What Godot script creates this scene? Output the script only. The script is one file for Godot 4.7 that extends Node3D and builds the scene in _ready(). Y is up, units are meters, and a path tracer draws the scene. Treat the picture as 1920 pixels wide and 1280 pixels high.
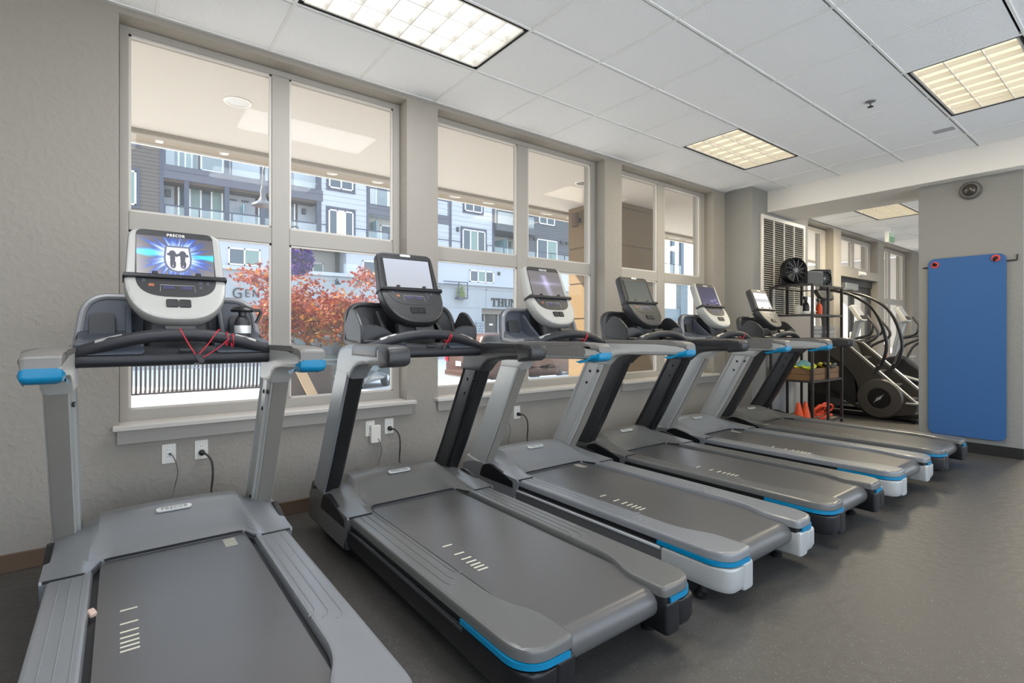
extends Node3D
# A gym with a row of treadmills under street windows. y is up, metres; the window wall is the plane z = 0 and runs along x.

const CEIL := 3.0735
const GX := 2.608
const GZ := 0.63
const TILE := 0.6096

const LAMP := 1.6

func _ready() -> void:
	# camera
	var cam := Camera3D.new()
	cam.name = "camera"
	cam.position = Vector3(0, 1.226, 3.645)
	cam.rotation_degrees = Vector3(0, -37.515, 0)
	var near := 0.05
	cam.set_frustum(1280.0 / 957.3 * near, Vector2(0, -17.0 / 957.3 * near), near, 400.0)
	add_child(cam)
	cam.current = true
	# sky, exposure
	var we := WorldEnvironment.new()
	we.name = "world"
	var e := Environment.new()
	var sky := ProceduralSkyMaterial.new()
	sky.sky_top_color = c8(182, 202, 226)
	sky.sky_horizon_color = c8(232, 238, 244)
	sky.ground_bottom_color = c8(150, 148, 144)
	sky.ground_horizon_color = c8(214, 216, 216)
	sky.sky_energy_multiplier = 1.5
	sky.sun_angle_max = 1.0
	e.sky = Sky.new()
	e.sky.sky_material = sky
	e.background_mode = Environment.BG_SKY
	e.background_energy_multiplier = 1.0
	e.tonemap_mode = Environment.TONE_MAPPER_LINEAR
	e.tonemap_exposure = 1.6
	e.sdfgi_enabled = true
	e.ssao_enabled = true
	e.ssil_enabled = true
	we.environment = e
	add_child(we)
	# the sun
	var sun := DirectionalLight3D.new()
	sun.name = "sun"
	sun.light_color = c8(255, 246, 230)
	sun.light_energy = 3.0
	sun.light_angular_distance = 0.6
	sun.shadow_enabled = true
	sun.look_at_from_position(Vector3(-0.55, 0.62, -0.56) * 20.0, Vector3.ZERO)
	add_child(sun)
	make_materials()
	M.dark_trim = mat(c8(74, 60, 52), 0.6)
	M.screen_glass = mat(c8(150, 190, 196), 0.15)
	build_room()
	ground()
	porch()
	building()
	# the machines
	var row := []
	row.append(treadmill(0.212, -0.045, true, 0, 1.57, 0.93, 1.41, "silver treadmill nearest the camera, its screen showing a blue burst with a shield"))
	row.append(treadmill(1.39, 0.0, false, 1, 1.545, 0.0, 1.585, "dark treadmill with a blank pale screen, second of the row in front of the maple"))
	row.append(treadmill(2.505, 0.0, true, 2, 1.74, 0.91, 1.53, "silver treadmill with a faint violet figure on its screen, third of the row"))
	row.append(treadmill(3.56, 0.0, false, 3, 1.545, 0.0, 1.5, "dark treadmill with a dull green-grey screen, fourth of the row below the third window"))
	row.append(treadmill(4.66, 0.0, true, 4, 1.74, 0.93, 1.52, "silver treadmill with a dim blue-violet screen, fifth of the row"))
	row.append(treadmill(5.74, 0.0, false, 5, 1.545, 0.0, 1.5, "dark treadmill with a white page on its screen, last before the rack"))
	lanyard(0.212, true, "red cord with a black clip hanging from the nearest treadmill's handlebar")
	lanyard(1.39, false, "red cord wound round the handlebar of the second treadmill, a dark one")
	lanyard(2.505, false, "red cord wound round the handlebar of the third treadmill, a silver one")
	lanyard(4.66, false, "red cord wound round the handlebar of the fifth treadmill, a silver one")
	var b := thing("shaker_bottle", "black bottle with a wide cap standing in the nearest treadmill's right tray", "bottle", Vector3(0.212 + 0.265, 1.192, 0.85))
	put("body", cached("shaker", func(g): g.lathe([[0.002, 0.0], [0.033, 0.0], [0.036, 0.02], [0.036, 0.08], [0.028, 0.105], [0.018, 0.115], [0.018, 0.135], [0.002, 0.136]], Transform3D(), 18)), M.char, b)
	put("cap", cached("shakercap", func(g):
		g.lathe([[0.002, 0.132], [0.05, 0.134], [0.054, 0.142], [0.045, 0.155], [0.02, 0.166], [0.002, 0.167]], Transform3D(), 18)
		g.tube(bend([Vector3(0.045, 0.145, 0), Vector3(0.08, 0.14, 0), Vector3(0.075, 0.11, 0), Vector3(0.06, 0.08, 0)]), 0.008, 6)), M.black, b)
	put("label_band", cached("shakerlab", func(g): g.lathe([[0.0365, 0.03], [0.0372, 0.03], [0.0372, 0.068], [0.0365, 0.068], [0.0365, 0.03]], Transform3D(), 18)), M.plate, b)
	var p := thing("paper_scrap", "tiny crumpled pink paper lying between belt and left rail of the nearest treadmill", "paper scrap", Vector3(0.212 - 0.29, 0.236, 1.335))
	put("scrap", cached("scrap", func(g): g.box(Vector3(0, 0.01, 0), Vector3(0.022, 0.018, 0.034), 0.004, turned(20, 12, 10))), mat(c8(206, 178, 162), 0.8), p)
	# outlets and leads
	outlet(0.23, 0.507, 0, "white outlet with a thin grey lead, leftmost under the first window")
	outlet(0.396, 0.509, 1, "white outlet with a thick black plug, second from the left under the first window")
	outlet(1.47, 0.515, 2, "white outlet behind a plugged-in white adapter, under the first window's right end")
	outlet(1.62, 0.517, 1, "white outlet with a thick black plug between the first two windows")
	outlet(2.68, 0.5, 0, "white outlet half hidden behind the third treadmill's left post")
	outlet(2.853, 0.503, 1, "white outlet with a thick black plug under the second window")
	outlet(3.8, 0.5, 0, "white outlet half hidden behind the fourth treadmill's left post")
	plug_cord(row[0], 0.235, 0.507, false, Vector3(0.2, 0.15, 0.28))
	plug_cord(row[0], 0.396, 0.492, true, Vector3(0.42, 0.13, 0.28))
	plug_cord(row[1], 1.5, 0.46, false, Vector3(1.52, 0.13, 0.28))
	plug_cord(row[1], 1.62, 0.5, true, Vector3(1.6, 0.13, 0.28))
	plug_cord(row[2], 2.7, 0.46, false, Vector3(2.72, 0.13, 0.28))
	plug_cord(row[2], 2.86, 0.487, true, Vector3(2.84, 0.13, 0.28))
	plug_cord(row[3], 3.82, 0.46, false, Vector3(3.86, 0.13, 0.28))
	plug_cord(row[4], 4.95, 0.5, true, Vector3(4.93, 0.13, 0.28))
	var ad := thing("power_adapter", "white adapter block plugged in below the first window's right end", "adapter", Vector3(1.5, 0.475, 0.01))
	put("block", cached("adapter", func(g): g.prism(rrect(0.075, 0.13, 0.008, 3), along_z(), 0.0, 0.035, 0.005)), M.outlet, ad)
	mat_wall()
	louvre()
	shelf_unit()
	stair_climber()
	next_room()
	street_furniture()
	maple()
	greenery()
	cars()


class Geo:
	var v := PackedVector3Array()

	func t(a: Vector3, b: Vector3, c: Vector3) -> void:
		v.append(a); v.append(b); v.append(c)

	func q(a: Vector3, b: Vector3, c: Vector3, d: Vector3) -> void:
		t(a, b, c); t(a, c, d)

	func fix(start: int) -> void:
		var o := Vector3.ZERO
		for i in range(start, v.size()):
			o += v[i]
		o /= maxf(1.0, v.size() - start)
		var vol := 0.0
		for i in range(start, v.size(), 3):
			vol += (v[i] - o).dot((v[i + 1] - o).cross(v[i + 2] - o))
		if vol > 0.0:
			for i in range(start, v.size(), 3):
				var k := v[i + 1]
				v[i + 1] = v[i + 2]
				v[i + 2] = k

	func cap(ring: PackedVector3Array) -> void:
		var n := Vector3.ZERO
		var m := ring.size()
		for i in m:
			n += ring[i].cross(ring[(i + 1) % m])
		if n.length() < 1e-9:
			return
		n = n.normalized()
		var ax := n.cross(Vector3.UP if absf(n.y) < 0.9 else Vector3.RIGHT).normalized()
		var ay := n.cross(ax)
		var flat := PackedVector2Array()
		for p in ring:
			flat.append(Vector2(p.dot(ax), p.dot(ay)))
		var idx := Geometry2D.triangulate_polygon(flat)
		if idx.is_empty():
			var c := Vector3.ZERO
			for p in ring:
				c += p
			c /= m
			for i in m:
				t(c, ring[i], ring[(i + 1) % m])
			return
		var turn := 0.0
		for i in range(0, idx.size(), 3):
			var a := ring[idx[i]]; var b := ring[idx[i + 1]]; var c2 := ring[idx[i + 2]]
			if n.dot((b - a).cross(c2 - a)) < 0.0:
				t(a, c2, b)
			else:
				t(a, b, c2)

	func loft(rings: Array, c0 := true, c1 := true, loop := true) -> void:
		var s := v.size()
		var m: int = rings[0].size()
		for k in rings.size() - 1:
			var r0: PackedVector3Array = rings[k]
			var r1: PackedVector3Array = rings[k + 1]
			for i in (m if loop else m - 1):
				var j := (i + 1) % m
				q(r0[i], r0[j], r1[j], r1[i])
		if c0:
			var back: PackedVector3Array = rings[0].duplicate()
			back.reverse()
			cap(back)
		if c1:
			cap(rings[rings.size() - 1])
		fix(s)

	static func inset(p: PackedVector2Array, d: float) -> PackedVector2Array:
		var m := p.size()
		var area := 0.0
		for i in m:
			area += p[i].cross(p[(i + 1) % m])
		var sg := 1.0 if area > 0.0 else -1.0
		var o := PackedVector2Array()
		for i in m:
			var e0 := (p[i] - p[(i + m - 1) % m]).normalized()
			var e1 := (p[(i + 1) % m] - p[i]).normalized()
			var n0 := Vector2(-e0.y, e0.x) * sg
			var n1 := Vector2(-e1.y, e1.x) * sg
			o.append(p[i] + (n0 + n1) / maxf(0.35, 1.0 + n0.dot(n1)) * d)
		return o

	func ring(p: PackedVector2Array, xf: Transform3D, d: float) -> PackedVector3Array:
		var o := PackedVector3Array()
		for a in p:
			o.append(xf * Vector3(a.x, a.y, d))
		return o

	func prism(p: PackedVector2Array, xf: Transform3D, d0: float, d1: float, b := 0.0, b0 := -1.0) -> void:
		if b <= 0.0:
			loft([ring(p, xf, d0), ring(p, xf, d1)])
			return
		if b0 < 0.0:
			b0 = b
		var rs := []
		var sg := signf(d1 - d0)
		if b0 > 0.0:
			rs.append(ring(inset(p, b0), xf, d0))
			rs.append(ring(inset(p, b0 * 0.3), xf, d0 + sg * b0 * 0.3))
		rs.append(ring(p, xf, d0 + sg * b0))
		rs.append(ring(p, xf, d1 - sg * b))
		rs.append(ring(inset(p, b * 0.3), xf, d1 - sg * b * 0.3))
		rs.append(ring(inset(p, b), xf, d1))
		loft(rs)

	func box(c: Vector3, s: Vector3, b := 0.0, bs := Basis()) -> void:
		var h := s * 0.5
		var p := PackedVector2Array([Vector2(-h.x, -h.y), Vector2(h.x, -h.y), Vector2(h.x, h.y), Vector2(-h.x, h.y)])
		if b > 0.0:
			p = PackedVector2Array([Vector2(-h.x + b, -h.y), Vector2(h.x - b, -h.y), Vector2(h.x, -h.y + b), Vector2(h.x, h.y - b), Vector2(h.x - b, h.y), Vector2(-h.x + b, h.y), Vector2(-h.x, h.y - b), Vector2(-h.x, -h.y + b)])
			var xf := Transform3D(bs, c)
			loft([ring(inset(p, b * 0.8), xf, -h.z), ring(p, xf, -h.z + b), ring(p, xf, h.z - b), ring(inset(p, b * 0.8), xf, h.z)])
			return
		prism(p, Transform3D(bs, c), -h.z, h.z)

	func span(a: Vector3, b: Vector3, bev := 0.0) -> void:
		box((a + b) * 0.5, (b - a).abs(), bev)

	func tube(pts: Array, r, seg := 8, closed := false) -> void:
		var rs := []
		var n := pts.size()
		var up := Vector3.UP
		for i in n:
			var a: Vector3 = pts[(i + n - 1) % n] if closed else pts[maxi(i - 1, 0)]
			var b: Vector3 = pts[(i + 1) % n] if closed else pts[mini(i + 1, n - 1)]
			var d := (b - a).normalized()
			if i == 0:
				up = Vector3.UP if absf(d.y) < 0.9 else Vector3.RIGHT
			up = (up - d * up.dot(d)).normalized()
			var sd := d.cross(up)
			var rr: float = r[i] if r is Array else r
			var o := PackedVector3Array()
			for k in seg:
				var w := TAU * k / seg
				o.append(pts[i] + (up * cos(w) + sd * sin(w)) * rr)
			rs.append(o)
		if closed:
			rs.append(rs[0])
		loft(rs, not closed, not closed)

	func lathe(prof: Array, xf := Transform3D(), seg := 20) -> void:
		var rs := []
		for p in prof:
			var o := PackedVector3Array()
			for k in seg:
				var w := TAU * k / seg
				o.append(xf * Vector3(p[0] * cos(w), p[1], p[0] * sin(w)))
			rs.append(o)
		var closed: bool = prof[0] == prof[prof.size() - 1]
		loft(rs, not closed, not closed)

	func ball(c: Vector3, r: Vector3, seg := 12) -> void:
		var pr := []
		for i in seg / 2 + 1:
			var w := PI * i / (seg / 2) - PI / 2
			pr.append([maxf(cos(w), 0.002), sin(w)])
		lathe(pr, Transform3D(Basis.from_scale(r), c), seg)

	func done(deg := 36.0) -> ArrayMesh:
		var lim := cos(deg_to_rad(deg))
		var fn := PackedVector3Array()
		var raw := PackedVector3Array()
		var near := {}
		for i in range(0, v.size(), 3):
			var n := (v[i + 2] - v[i]).cross(v[i + 1] - v[i])
			raw.append(n)
			fn.append(n.normalized())
			for k in 3:
				var key := Vector3i((v[i + k] * 20000.0).round())
				if near.has(key):
					near[key].append(i / 3)
				else:
					near[key] = [i / 3]
		var nn := PackedVector3Array()
		nn.resize(v.size())
		for i in v.size():
			var f := i / 3
			var me := fn[f]
			var s := Vector3.ZERO
			for o in near[Vector3i((v[i] * 20000.0).round())]:
				if fn[o].dot(me) > lim:
					s += raw[o]
			nn[i] = s.normalized() if s.length() > 1e-14 else me
		var a := []
		a.resize(Mesh.ARRAY_MAX)
		a[Mesh.ARRAY_VERTEX] = v
		a[Mesh.ARRAY_NORMAL] = nn
		var m := ArrayMesh.new()
		m.add_surface_from_arrays(Mesh.PRIMITIVE_TRIANGLES, a)
		return m


# ---------- shapes in the plane
func rrect(w: float, h: float, r: float, seg := 5, c := Vector2.ZERO) -> PackedVector2Array:
	var o := PackedVector2Array()
	for k in 4:
		var m := c + Vector2((w / 2 - r) * (1 if k in [0, 3] else -1), (h / 2 - r) * (1 if k < 2 else -1))
		for i in seg + 1:
			var a := PI / 2 * (k + float(i) / seg)
			o.append(m + Vector2(cos(a), sin(a)) * r)
	return o

func rpoly(pts: Array, rad, seg := 5) -> PackedVector2Array:   # corners rounded by their own radii
	var o := PackedVector2Array()
	var n := pts.size()
	for i in n:
		var p: Vector2 = pts[i]
		var r: float = rad[i] if rad is Array else rad
		var a: Vector2 = pts[(i + n - 1) % n] - p
		var b: Vector2 = pts[(i + 1) % n] - p
		if r <= 0.0:
			o.append(p)
			continue
		var u := p + a.normalized() * minf(r, a.length() * 0.48)
		var w := p + b.normalized() * minf(r, b.length() * 0.48)
		for k in seg + 1:
			var f := float(k) / seg
			o.append(u * (1 - f) * (1 - f) + p * 2 * f * (1 - f) + w * f * f)
	return o

func bowl(w: float, h: float, seg := 24, ex := 0.75, ey := 0.85) -> PackedVector2Array:   # flat top, rounded below
	var o := PackedVector2Array()
	for i in seg + 1:
		var a := PI * i / seg
		o.append(Vector2(w * signf(cos(a)) * pow(absf(cos(a)), ex), -h * pow(absf(sin(a)), ey)))
	return o

func along_x(at := Vector3.ZERO) -> Transform3D:   # plane (z, y), depth along x
	return Transform3D(Basis(Vector3(0, 0, 1), Vector3(0, 1, 0), Vector3(1, 0, 0)), at)

func along_y(at := Vector3.ZERO) -> Transform3D:   # plane (x, z), depth along y
	return Transform3D(Basis(Vector3(1, 0, 0), Vector3(0, 0, 1), Vector3(0, 1, 0)), at)

func along_z(at := Vector3.ZERO) -> Transform3D:
	return Transform3D(Basis(), at)

func turned(deg_y := 0.0, deg_x := 0.0, deg_z := 0.0) -> Basis:
	return Basis.from_euler(Vector3(deg_to_rad(deg_x), deg_to_rad(deg_y), deg_to_rad(deg_z)))

func bend(pts: Array, steps := 4) -> Array:   # a smooth curve through points
	var o := []
	var n := pts.size()
	for i in n - 1:
		var p0: Vector3 = pts[maxi(i - 1, 0)]; var p1: Vector3 = pts[i]; var p2: Vector3 = pts[i + 1]; var p3: Vector3 = pts[mini(i + 2, n - 1)]
		for k in steps:
			var f := float(k) / steps
			o.append(0.5 * (2 * p1 + (p2 - p0) * f + (2 * p0 - 5 * p1 + 4 * p2 - p3) * f * f + (3 * p1 - p0 - 3 * p2 + p3) * f * f * f))
	o.append(pts[n - 1])
	return o


# ---------- nodes
var taken := {}
var shelf := {}

func numbered(called: String) -> String:
	var k: int = taken.get(called, 0)
	taken[called] = k + 1
	return called if k == 0 else "%s_%03d" % [called, k]

func hang(o: Node3D, called: String, parent: Node) -> void:
	if parent == self:
		o.name = numbered(called)
	else:
		var k := 0
		var nm := called
		while parent.has_node(NodePath(nm)):
			k += 1
			nm = "%s_%03d" % [called, k]
		o.name = nm
	parent.add_child(o, true)

func tag(o: Node3D, label: String, category: String, group := "", kind := "") -> Node3D:
	if label: o.set_meta("label", label)
	if category: o.set_meta("category", category)
	if group: o.set_meta("group", group)
	if kind: o.set_meta("kind", kind)
	return o

func thing(called: String, label: String, category: String, at := Vector3.ZERO, turn := 0.0, group := "") -> Node3D:
	var o := Node3D.new()
	hang(o, called, self)
	o.position = at
	o.rotation.y = turn
	return tag(o, label, category, group)

func put(called: String, g, m: Material, parent: Node = self, at := Vector3.ZERO) -> MeshInstance3D:
	var o := MeshInstance3D.new()
	o.mesh = g.done() if g is Geo else g
	o.material_override = m
	o.position = at
	hang(o, called, parent)
	return o

func cached(key: String, make: Callable) -> Mesh:
	if not shelf.has(key):
		var g := Geo.new()
		make.call(g)
		shelf[key] = g.done()
	return shelf[key]

func struct(called: String, g, m: Material, parent: Node = self) -> MeshInstance3D:
	var o := put(called, g, m, parent)
	if parent == self:
		o.set_meta("kind", "structure")
	return o

func spanned(a: Vector3, b: Vector3, bev := 0.0) -> Geo:
	var g := Geo.new()
	g.span(a, b, bev)
	return g

func words(text: String, size: float, m: Material, parent: Node, xf: Transform3D, called := "lettering", serif := false, bold := false, deep := 0.01) -> MeshInstance3D:
	var f := SystemFont.new()
	f.font_names = PackedStringArray(["Droid Serif" if serif else "Droid Sans"])
	f.font_weight = 700 if bold else 400
	var t := TextMesh.new()
	t.text = text
	t.font = f
	t.font_size = 64
	t.pixel_size = size / 46.0
	t.depth = deep
	t.curve_step = 2.0
	var o := put(called, t, m, parent)
	o.transform = xf
	return o


# ---------- materials
var M := {}

func mat(c: Color, rough := 0.6, metal := 0.0) -> StandardMaterial3D:
	var m := StandardMaterial3D.new()
	m.albedo_color = c
	m.roughness = rough
	m.metallic = metal
	return m

func c8(r: int, g: int, b: int) -> Color:
	return Color(r / 255.0, g / 255.0, b / 255.0)

func noise_tex(seed_: int, freq: float, oct := 3, as_normal := false, strength := 4.0, size := 512, kind := FastNoiseLite.TYPE_SIMPLEX_SMOOTH) -> NoiseTexture2D:
	var n := FastNoiseLite.new()
	n.seed = seed_
	n.noise_type = kind
	n.frequency = freq
	n.fractal_octaves = oct
	var t := NoiseTexture2D.new()
	t.noise = n
	t.width = size
	t.height = size
	t.seamless = true
	t.as_normal_map = as_normal
	t.bump_strength = strength
	return t

func bumpy(m: StandardMaterial3D, t: Texture2D, scale: float, amount: float) -> StandardMaterial3D:
	m.normal_enabled = true
	m.normal_texture = t
	m.normal_scale = amount
	m.uv1_triplanar = true
	m.uv1_world_triplanar = true
	m.uv1_scale = Vector3.ONE * scale
	return m

func glow(c: Color, e: float) -> StandardMaterial3D:
	var m := mat(Color(0.02, 0.02, 0.02), 0.4)
	m.emission_enabled = true
	m.emission = c
	m.emission_energy_multiplier = e
	return m

func glass(c: Color, a: float) -> StandardMaterial3D:
	var m := mat(Color(c.r, c.g, c.b, a), 0.02)
	m.transparency = BaseMaterial3D.TRANSPARENCY_ALPHA
	return m

func plaster_tex() -> NoiseTexture2D:   # trowel strokes: warped ridges
	var t := noise_tex(3, 0.014, 4, true, 4.5, 1024)
	var n: FastNoiseLite = t.noise
	n.fractal_type = FastNoiseLite.FRACTAL_RIDGED
	n.fractal_gain = 0.42
	n.domain_warp_enabled = true
	n.domain_warp_amplitude = 42.0
	n.domain_warp_frequency = 0.012
	return t

func speckled(base: Color, spots: Array, count: int, size: int, seed_: int) -> ImageTexture:
	var im := Image.create(size, size, false, Image.FORMAT_RGB8)
	im.fill(base)
	var r := RandomNumberGenerator.new()
	r.seed = seed_
	for i in count:
		var s := 1 if r.randf() < 0.75 else 2
		im.fill_rect(Rect2i(r.randi_range(0, size - 2), r.randi_range(0, size - 2), s, s), spots[r.randi() % spots.size()])
	return ImageTexture.create_from_image(im)

func make_materials() -> void:
	var plaster := plaster_tex()
	var fine := noise_tex(8, 0.09, 3, true, 5.0, 256)
	M.wall = bumpy(mat(c8(153, 147, 138), 0.75), plaster, 0.8, 0.5)
	M.grey_wall = bumpy(mat(c8(140, 139, 135), 0.75), plaster, 0.8, 0.4)
	M.white_wall = mat(c8(240, 239, 236), 0.8)
	M.beam = bumpy(mat(c8(232, 228, 221), 0.75), plaster, 0.8, 0.12)
	M.tile = bumpy(mat(c8(247, 248, 249), 0.95), fine, 2.5, 0.25)
	M.bar = mat(c8(240, 240, 238), 0.6)
	M.dark = mat(c8(22, 22, 22), 0.8)
	M.trim = mat(c8(163, 158, 150), 0.5)
	M.sill = mat(c8(200, 195, 187), 0.42)
	M.wood_base = mat(c8(92, 72, 54), 0.6)
	M.black_base = mat(c8(26, 25, 24), 0.55)
	var fl := StandardMaterial3D.new()
	fl.albedo_texture = speckled(c8(74, 71, 67), [c8(96, 94, 90), c8(54, 52, 49), c8(140, 138, 132), c8(84, 80, 75), c8(60, 57, 54)], 30000, 1024, 5)
	fl.uv1_triplanar = true
	fl.uv1_world_triplanar = true
	fl.uv1_scale = Vector3.ONE * 0.62
	fl.roughness = 0.47
	fl.normal_enabled = true
	fl.normal_texture = fine
	fl.normal_scale = 0.06
	M.floor = fl
	M.pane = glass(Color(0.96, 0.99, 1.0), 0.04)
	M.pane.metallic_specular = 0.2
	# the machines
	M.silver = mat(c8(186, 186, 182), 0.36, 0.25)
	M.grey = bumpy(mat(c8(130, 131, 132), 0.3, 0.1), fine, 9.0, 0.08)
	M.grey_warm = bumpy(mat(c8(104, 103, 100), 0.3, 0.1), fine, 9.0, 0.08)
	M.steel = mat(c8(150, 153, 155), 0.34, 0.5)
	M.slate = mat(c8(70, 74, 82), 0.36)
	M.char = mat(c8(48, 48, 49), 0.38)
	M.black = mat(c8(25, 25, 27), 0.36)
	M.rubber = mat(c8(36, 37, 41), 0.5)
	M.post_back = mat(c8(126, 122, 115), 0.4)
	M.shell = mat(c8(170, 169, 163), 0.42, 0.1)
	M.skirt = mat(c8(92, 92, 92), 0.4)
	M.blue = mat(c8(0, 122, 164), 0.35)
	M.belt = bumpy(mat(c8(90, 88, 86), 0.29), noise_tex(21, 0.3, 2, true, 3.0, 256), 6.0, 0.12)
	M.mark = mat(c8(214, 208, 186), 0.5)
	M.cap_grey = mat(c8(112, 109, 104), 0.4)
	M.pulse = mat(c8(166, 166, 162), 0.32, 0.3)
	M.plate = mat(c8(214, 216, 214), 0.3, 0.3)
	M.display = glow(c8(96, 96, 150), 0.35)
	M.red = mat(c8(196, 28, 48), 0.5)
	M.white = mat(c8(232, 231, 227), 0.5)
	M.outlet = mat(c8(226, 222, 213), 0.4)
	M.cord = mat(c8(52, 48, 45), 0.5)
	M.cord_grey = mat(c8(104, 100, 96), 0.5)
	M.orange = mat(c8(232, 84, 28), 0.45)
	M.iron = mat(c8(48, 45, 42), 0.5, 0.3)
	M.chrome = mat(c8(210, 210, 210), 0.15, 0.9)
	M.mat_blue = bumpy(mat(c8(46, 92, 146), 0.7), fine, 5.0, 0.12)


# ---------- the room
func ceiling_part(x0: float, x1: float, z0: float, z1: float, skip: Array, root: Node3D) -> void:
	var i0 := floori((x0 - GX) / TILE)
	var i1 := ceili((x1 - GX) / TILE)
	var j0 := floori((z0 - GZ) / TILE)
	var j1 := ceili((z1 - GZ) / TILE)
	for i in range(i0, i1):
		for j in range(j0, j1):
			if skip.has(Vector2i(i, j)):
				continue
			var a := Vector3(maxf(GX + i * TILE, x0) + 0.007, CEIL + 0.002, maxf(GZ + j * TILE, z0) + 0.007)
			var b := Vector3(minf(GX + (i + 1) * TILE, x1) - 0.007, CEIL + 0.018, minf(GZ + (j + 1) * TILE, z1) - 0.02)
			if b.x - a.x < 0.03 or b.z - a.z < 0.03:
				continue
			var key := "tile%.3f_%.3f" % [b.x - a.x, b.z - a.z]
			put("ceiling_tile", cached(key, func(g): g.span((a - b) / 2, (b - a) / 2, 0.003)), M.tile, root, (a + b) / 2)
	for j in range(j0 + 1, j1):
		var z := GZ + j * TILE
		put("main_runner", spanned(Vector3(x0, CEIL - 0.003, z - 0.006), Vector3(x1, CEIL + 0.02, z + 0.009)), M.bar, root)
	for i in range(i0 + 1, i1):
		var x := GX + i * TILE
		for j in range(j0, j1):
			if skip.has(Vector2i(i, j)) and skip.has(Vector2i(i - 1, j)):
				continue
			var a := Vector3(x - 0.009, CEIL - 0.002, maxf(GZ + j * TILE, z0) + 0.009)
			var b := Vector3(x + 0.009, CEIL + 0.02, minf(GZ + (j + 1) * TILE, z1) - 0.006)
			if b.z - a.z > 0.03:
				put("cross_tee", cached("tee%.3f" % (b.z - a.z), func(g): g.span((a - b) / 2, (b - a) / 2)), M.bar, root, (a + b) / 2)

func troffer(i: int, j: int, tint: Color, label: String, energy: float, seen := 1.0) -> void:
	var x0 := GX + i * TILE
	var z0 := GZ + j * TILE
	var w := TILE * 2
	var t := thing("ceiling_light", label, "ceiling light", Vector3(x0 + w / 2, CEIL, z0 + TILE / 2), 0, "recessed louvre ceiling lights")
	var hx := w / 2 - 0.012
	var hz := TILE / 2 - 0.012
	put("housing", cached("trof_h", func(g):
		g.span(Vector3(-hx, 0.0, -hz), Vector3(-hx + 0.012, 0.09, hz)); g.span(Vector3(hx - 0.012, 0.0, -hz), Vector3(hx, 0.09, hz))
		g.span(Vector3(-hx, 0.0, -hz), Vector3(hx, 0.09, -hz + 0.012)); g.span(Vector3(-hx, 0.0, hz - 0.012), Vector3(hx, 0.09, hz))
		g.span(Vector3(-hx, 0.088, -hz), Vector3(hx, 0.1, hz))), M.dark, t)
	put("diffuser", cached("trof_d", func(g): g.span(Vector3(-hx + 0.02, 0.05, -hz + 0.02), Vector3(hx - 0.02, 0.056, hz - 0.02))), glow(tint, seen), t)
	var blade := mat(c8(236, 232, 222), 0.25, 0.2)
	put("louvre_rim", cached("trof_rim", func(g):
		for s in [-1, 1]:
			g.span(Vector3(s * (hx - 0.02) - 0.008, 0.004, -hz + 0.012), Vector3(s * (hx - 0.02) + 0.008, 0.05, hz - 0.012))
			g.span(Vector3(-hx + 0.012, 0.004, s * (hz - 0.02) - 0.008), Vector3(hx - 0.012, 0.05, s * (hz - 0.02) + 0.008))), blade, t)
	for k in 2:
		put("louvre_blade", cached("trof_bx", func(g): g.span(Vector3(-hx + 0.02, 0.004, -0.0025), Vector3(hx - 0.02, 0.045, 0.0025))), blade, t, Vector3(0, 0, (k * 2 - 1) * hz / 3))
	for k in 7:
		put("louvre_blade", cached("trof_bz", func(g): g.span(Vector3(-0.0025, 0.006, -hz + 0.02), Vector3(0.0025, 0.04, hz - 0.02))), blade, t, Vector3(-hx + (k + 1) * hx * 2 / 8, 0, 0))
	var l := AreaLight3D.new()
	l.name = "panel_light"
	l.area_size = Vector2(w - 0.1, TILE - 0.1)
	l.light_energy = energy
	l.light_color = tint
	l.area_range = 30.0
	l.shadow_enabled = true
	l.position = Vector3(0, -0.004, 0)
	l.rotation.x = -PI / 2
	t.add_child(l)

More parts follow.
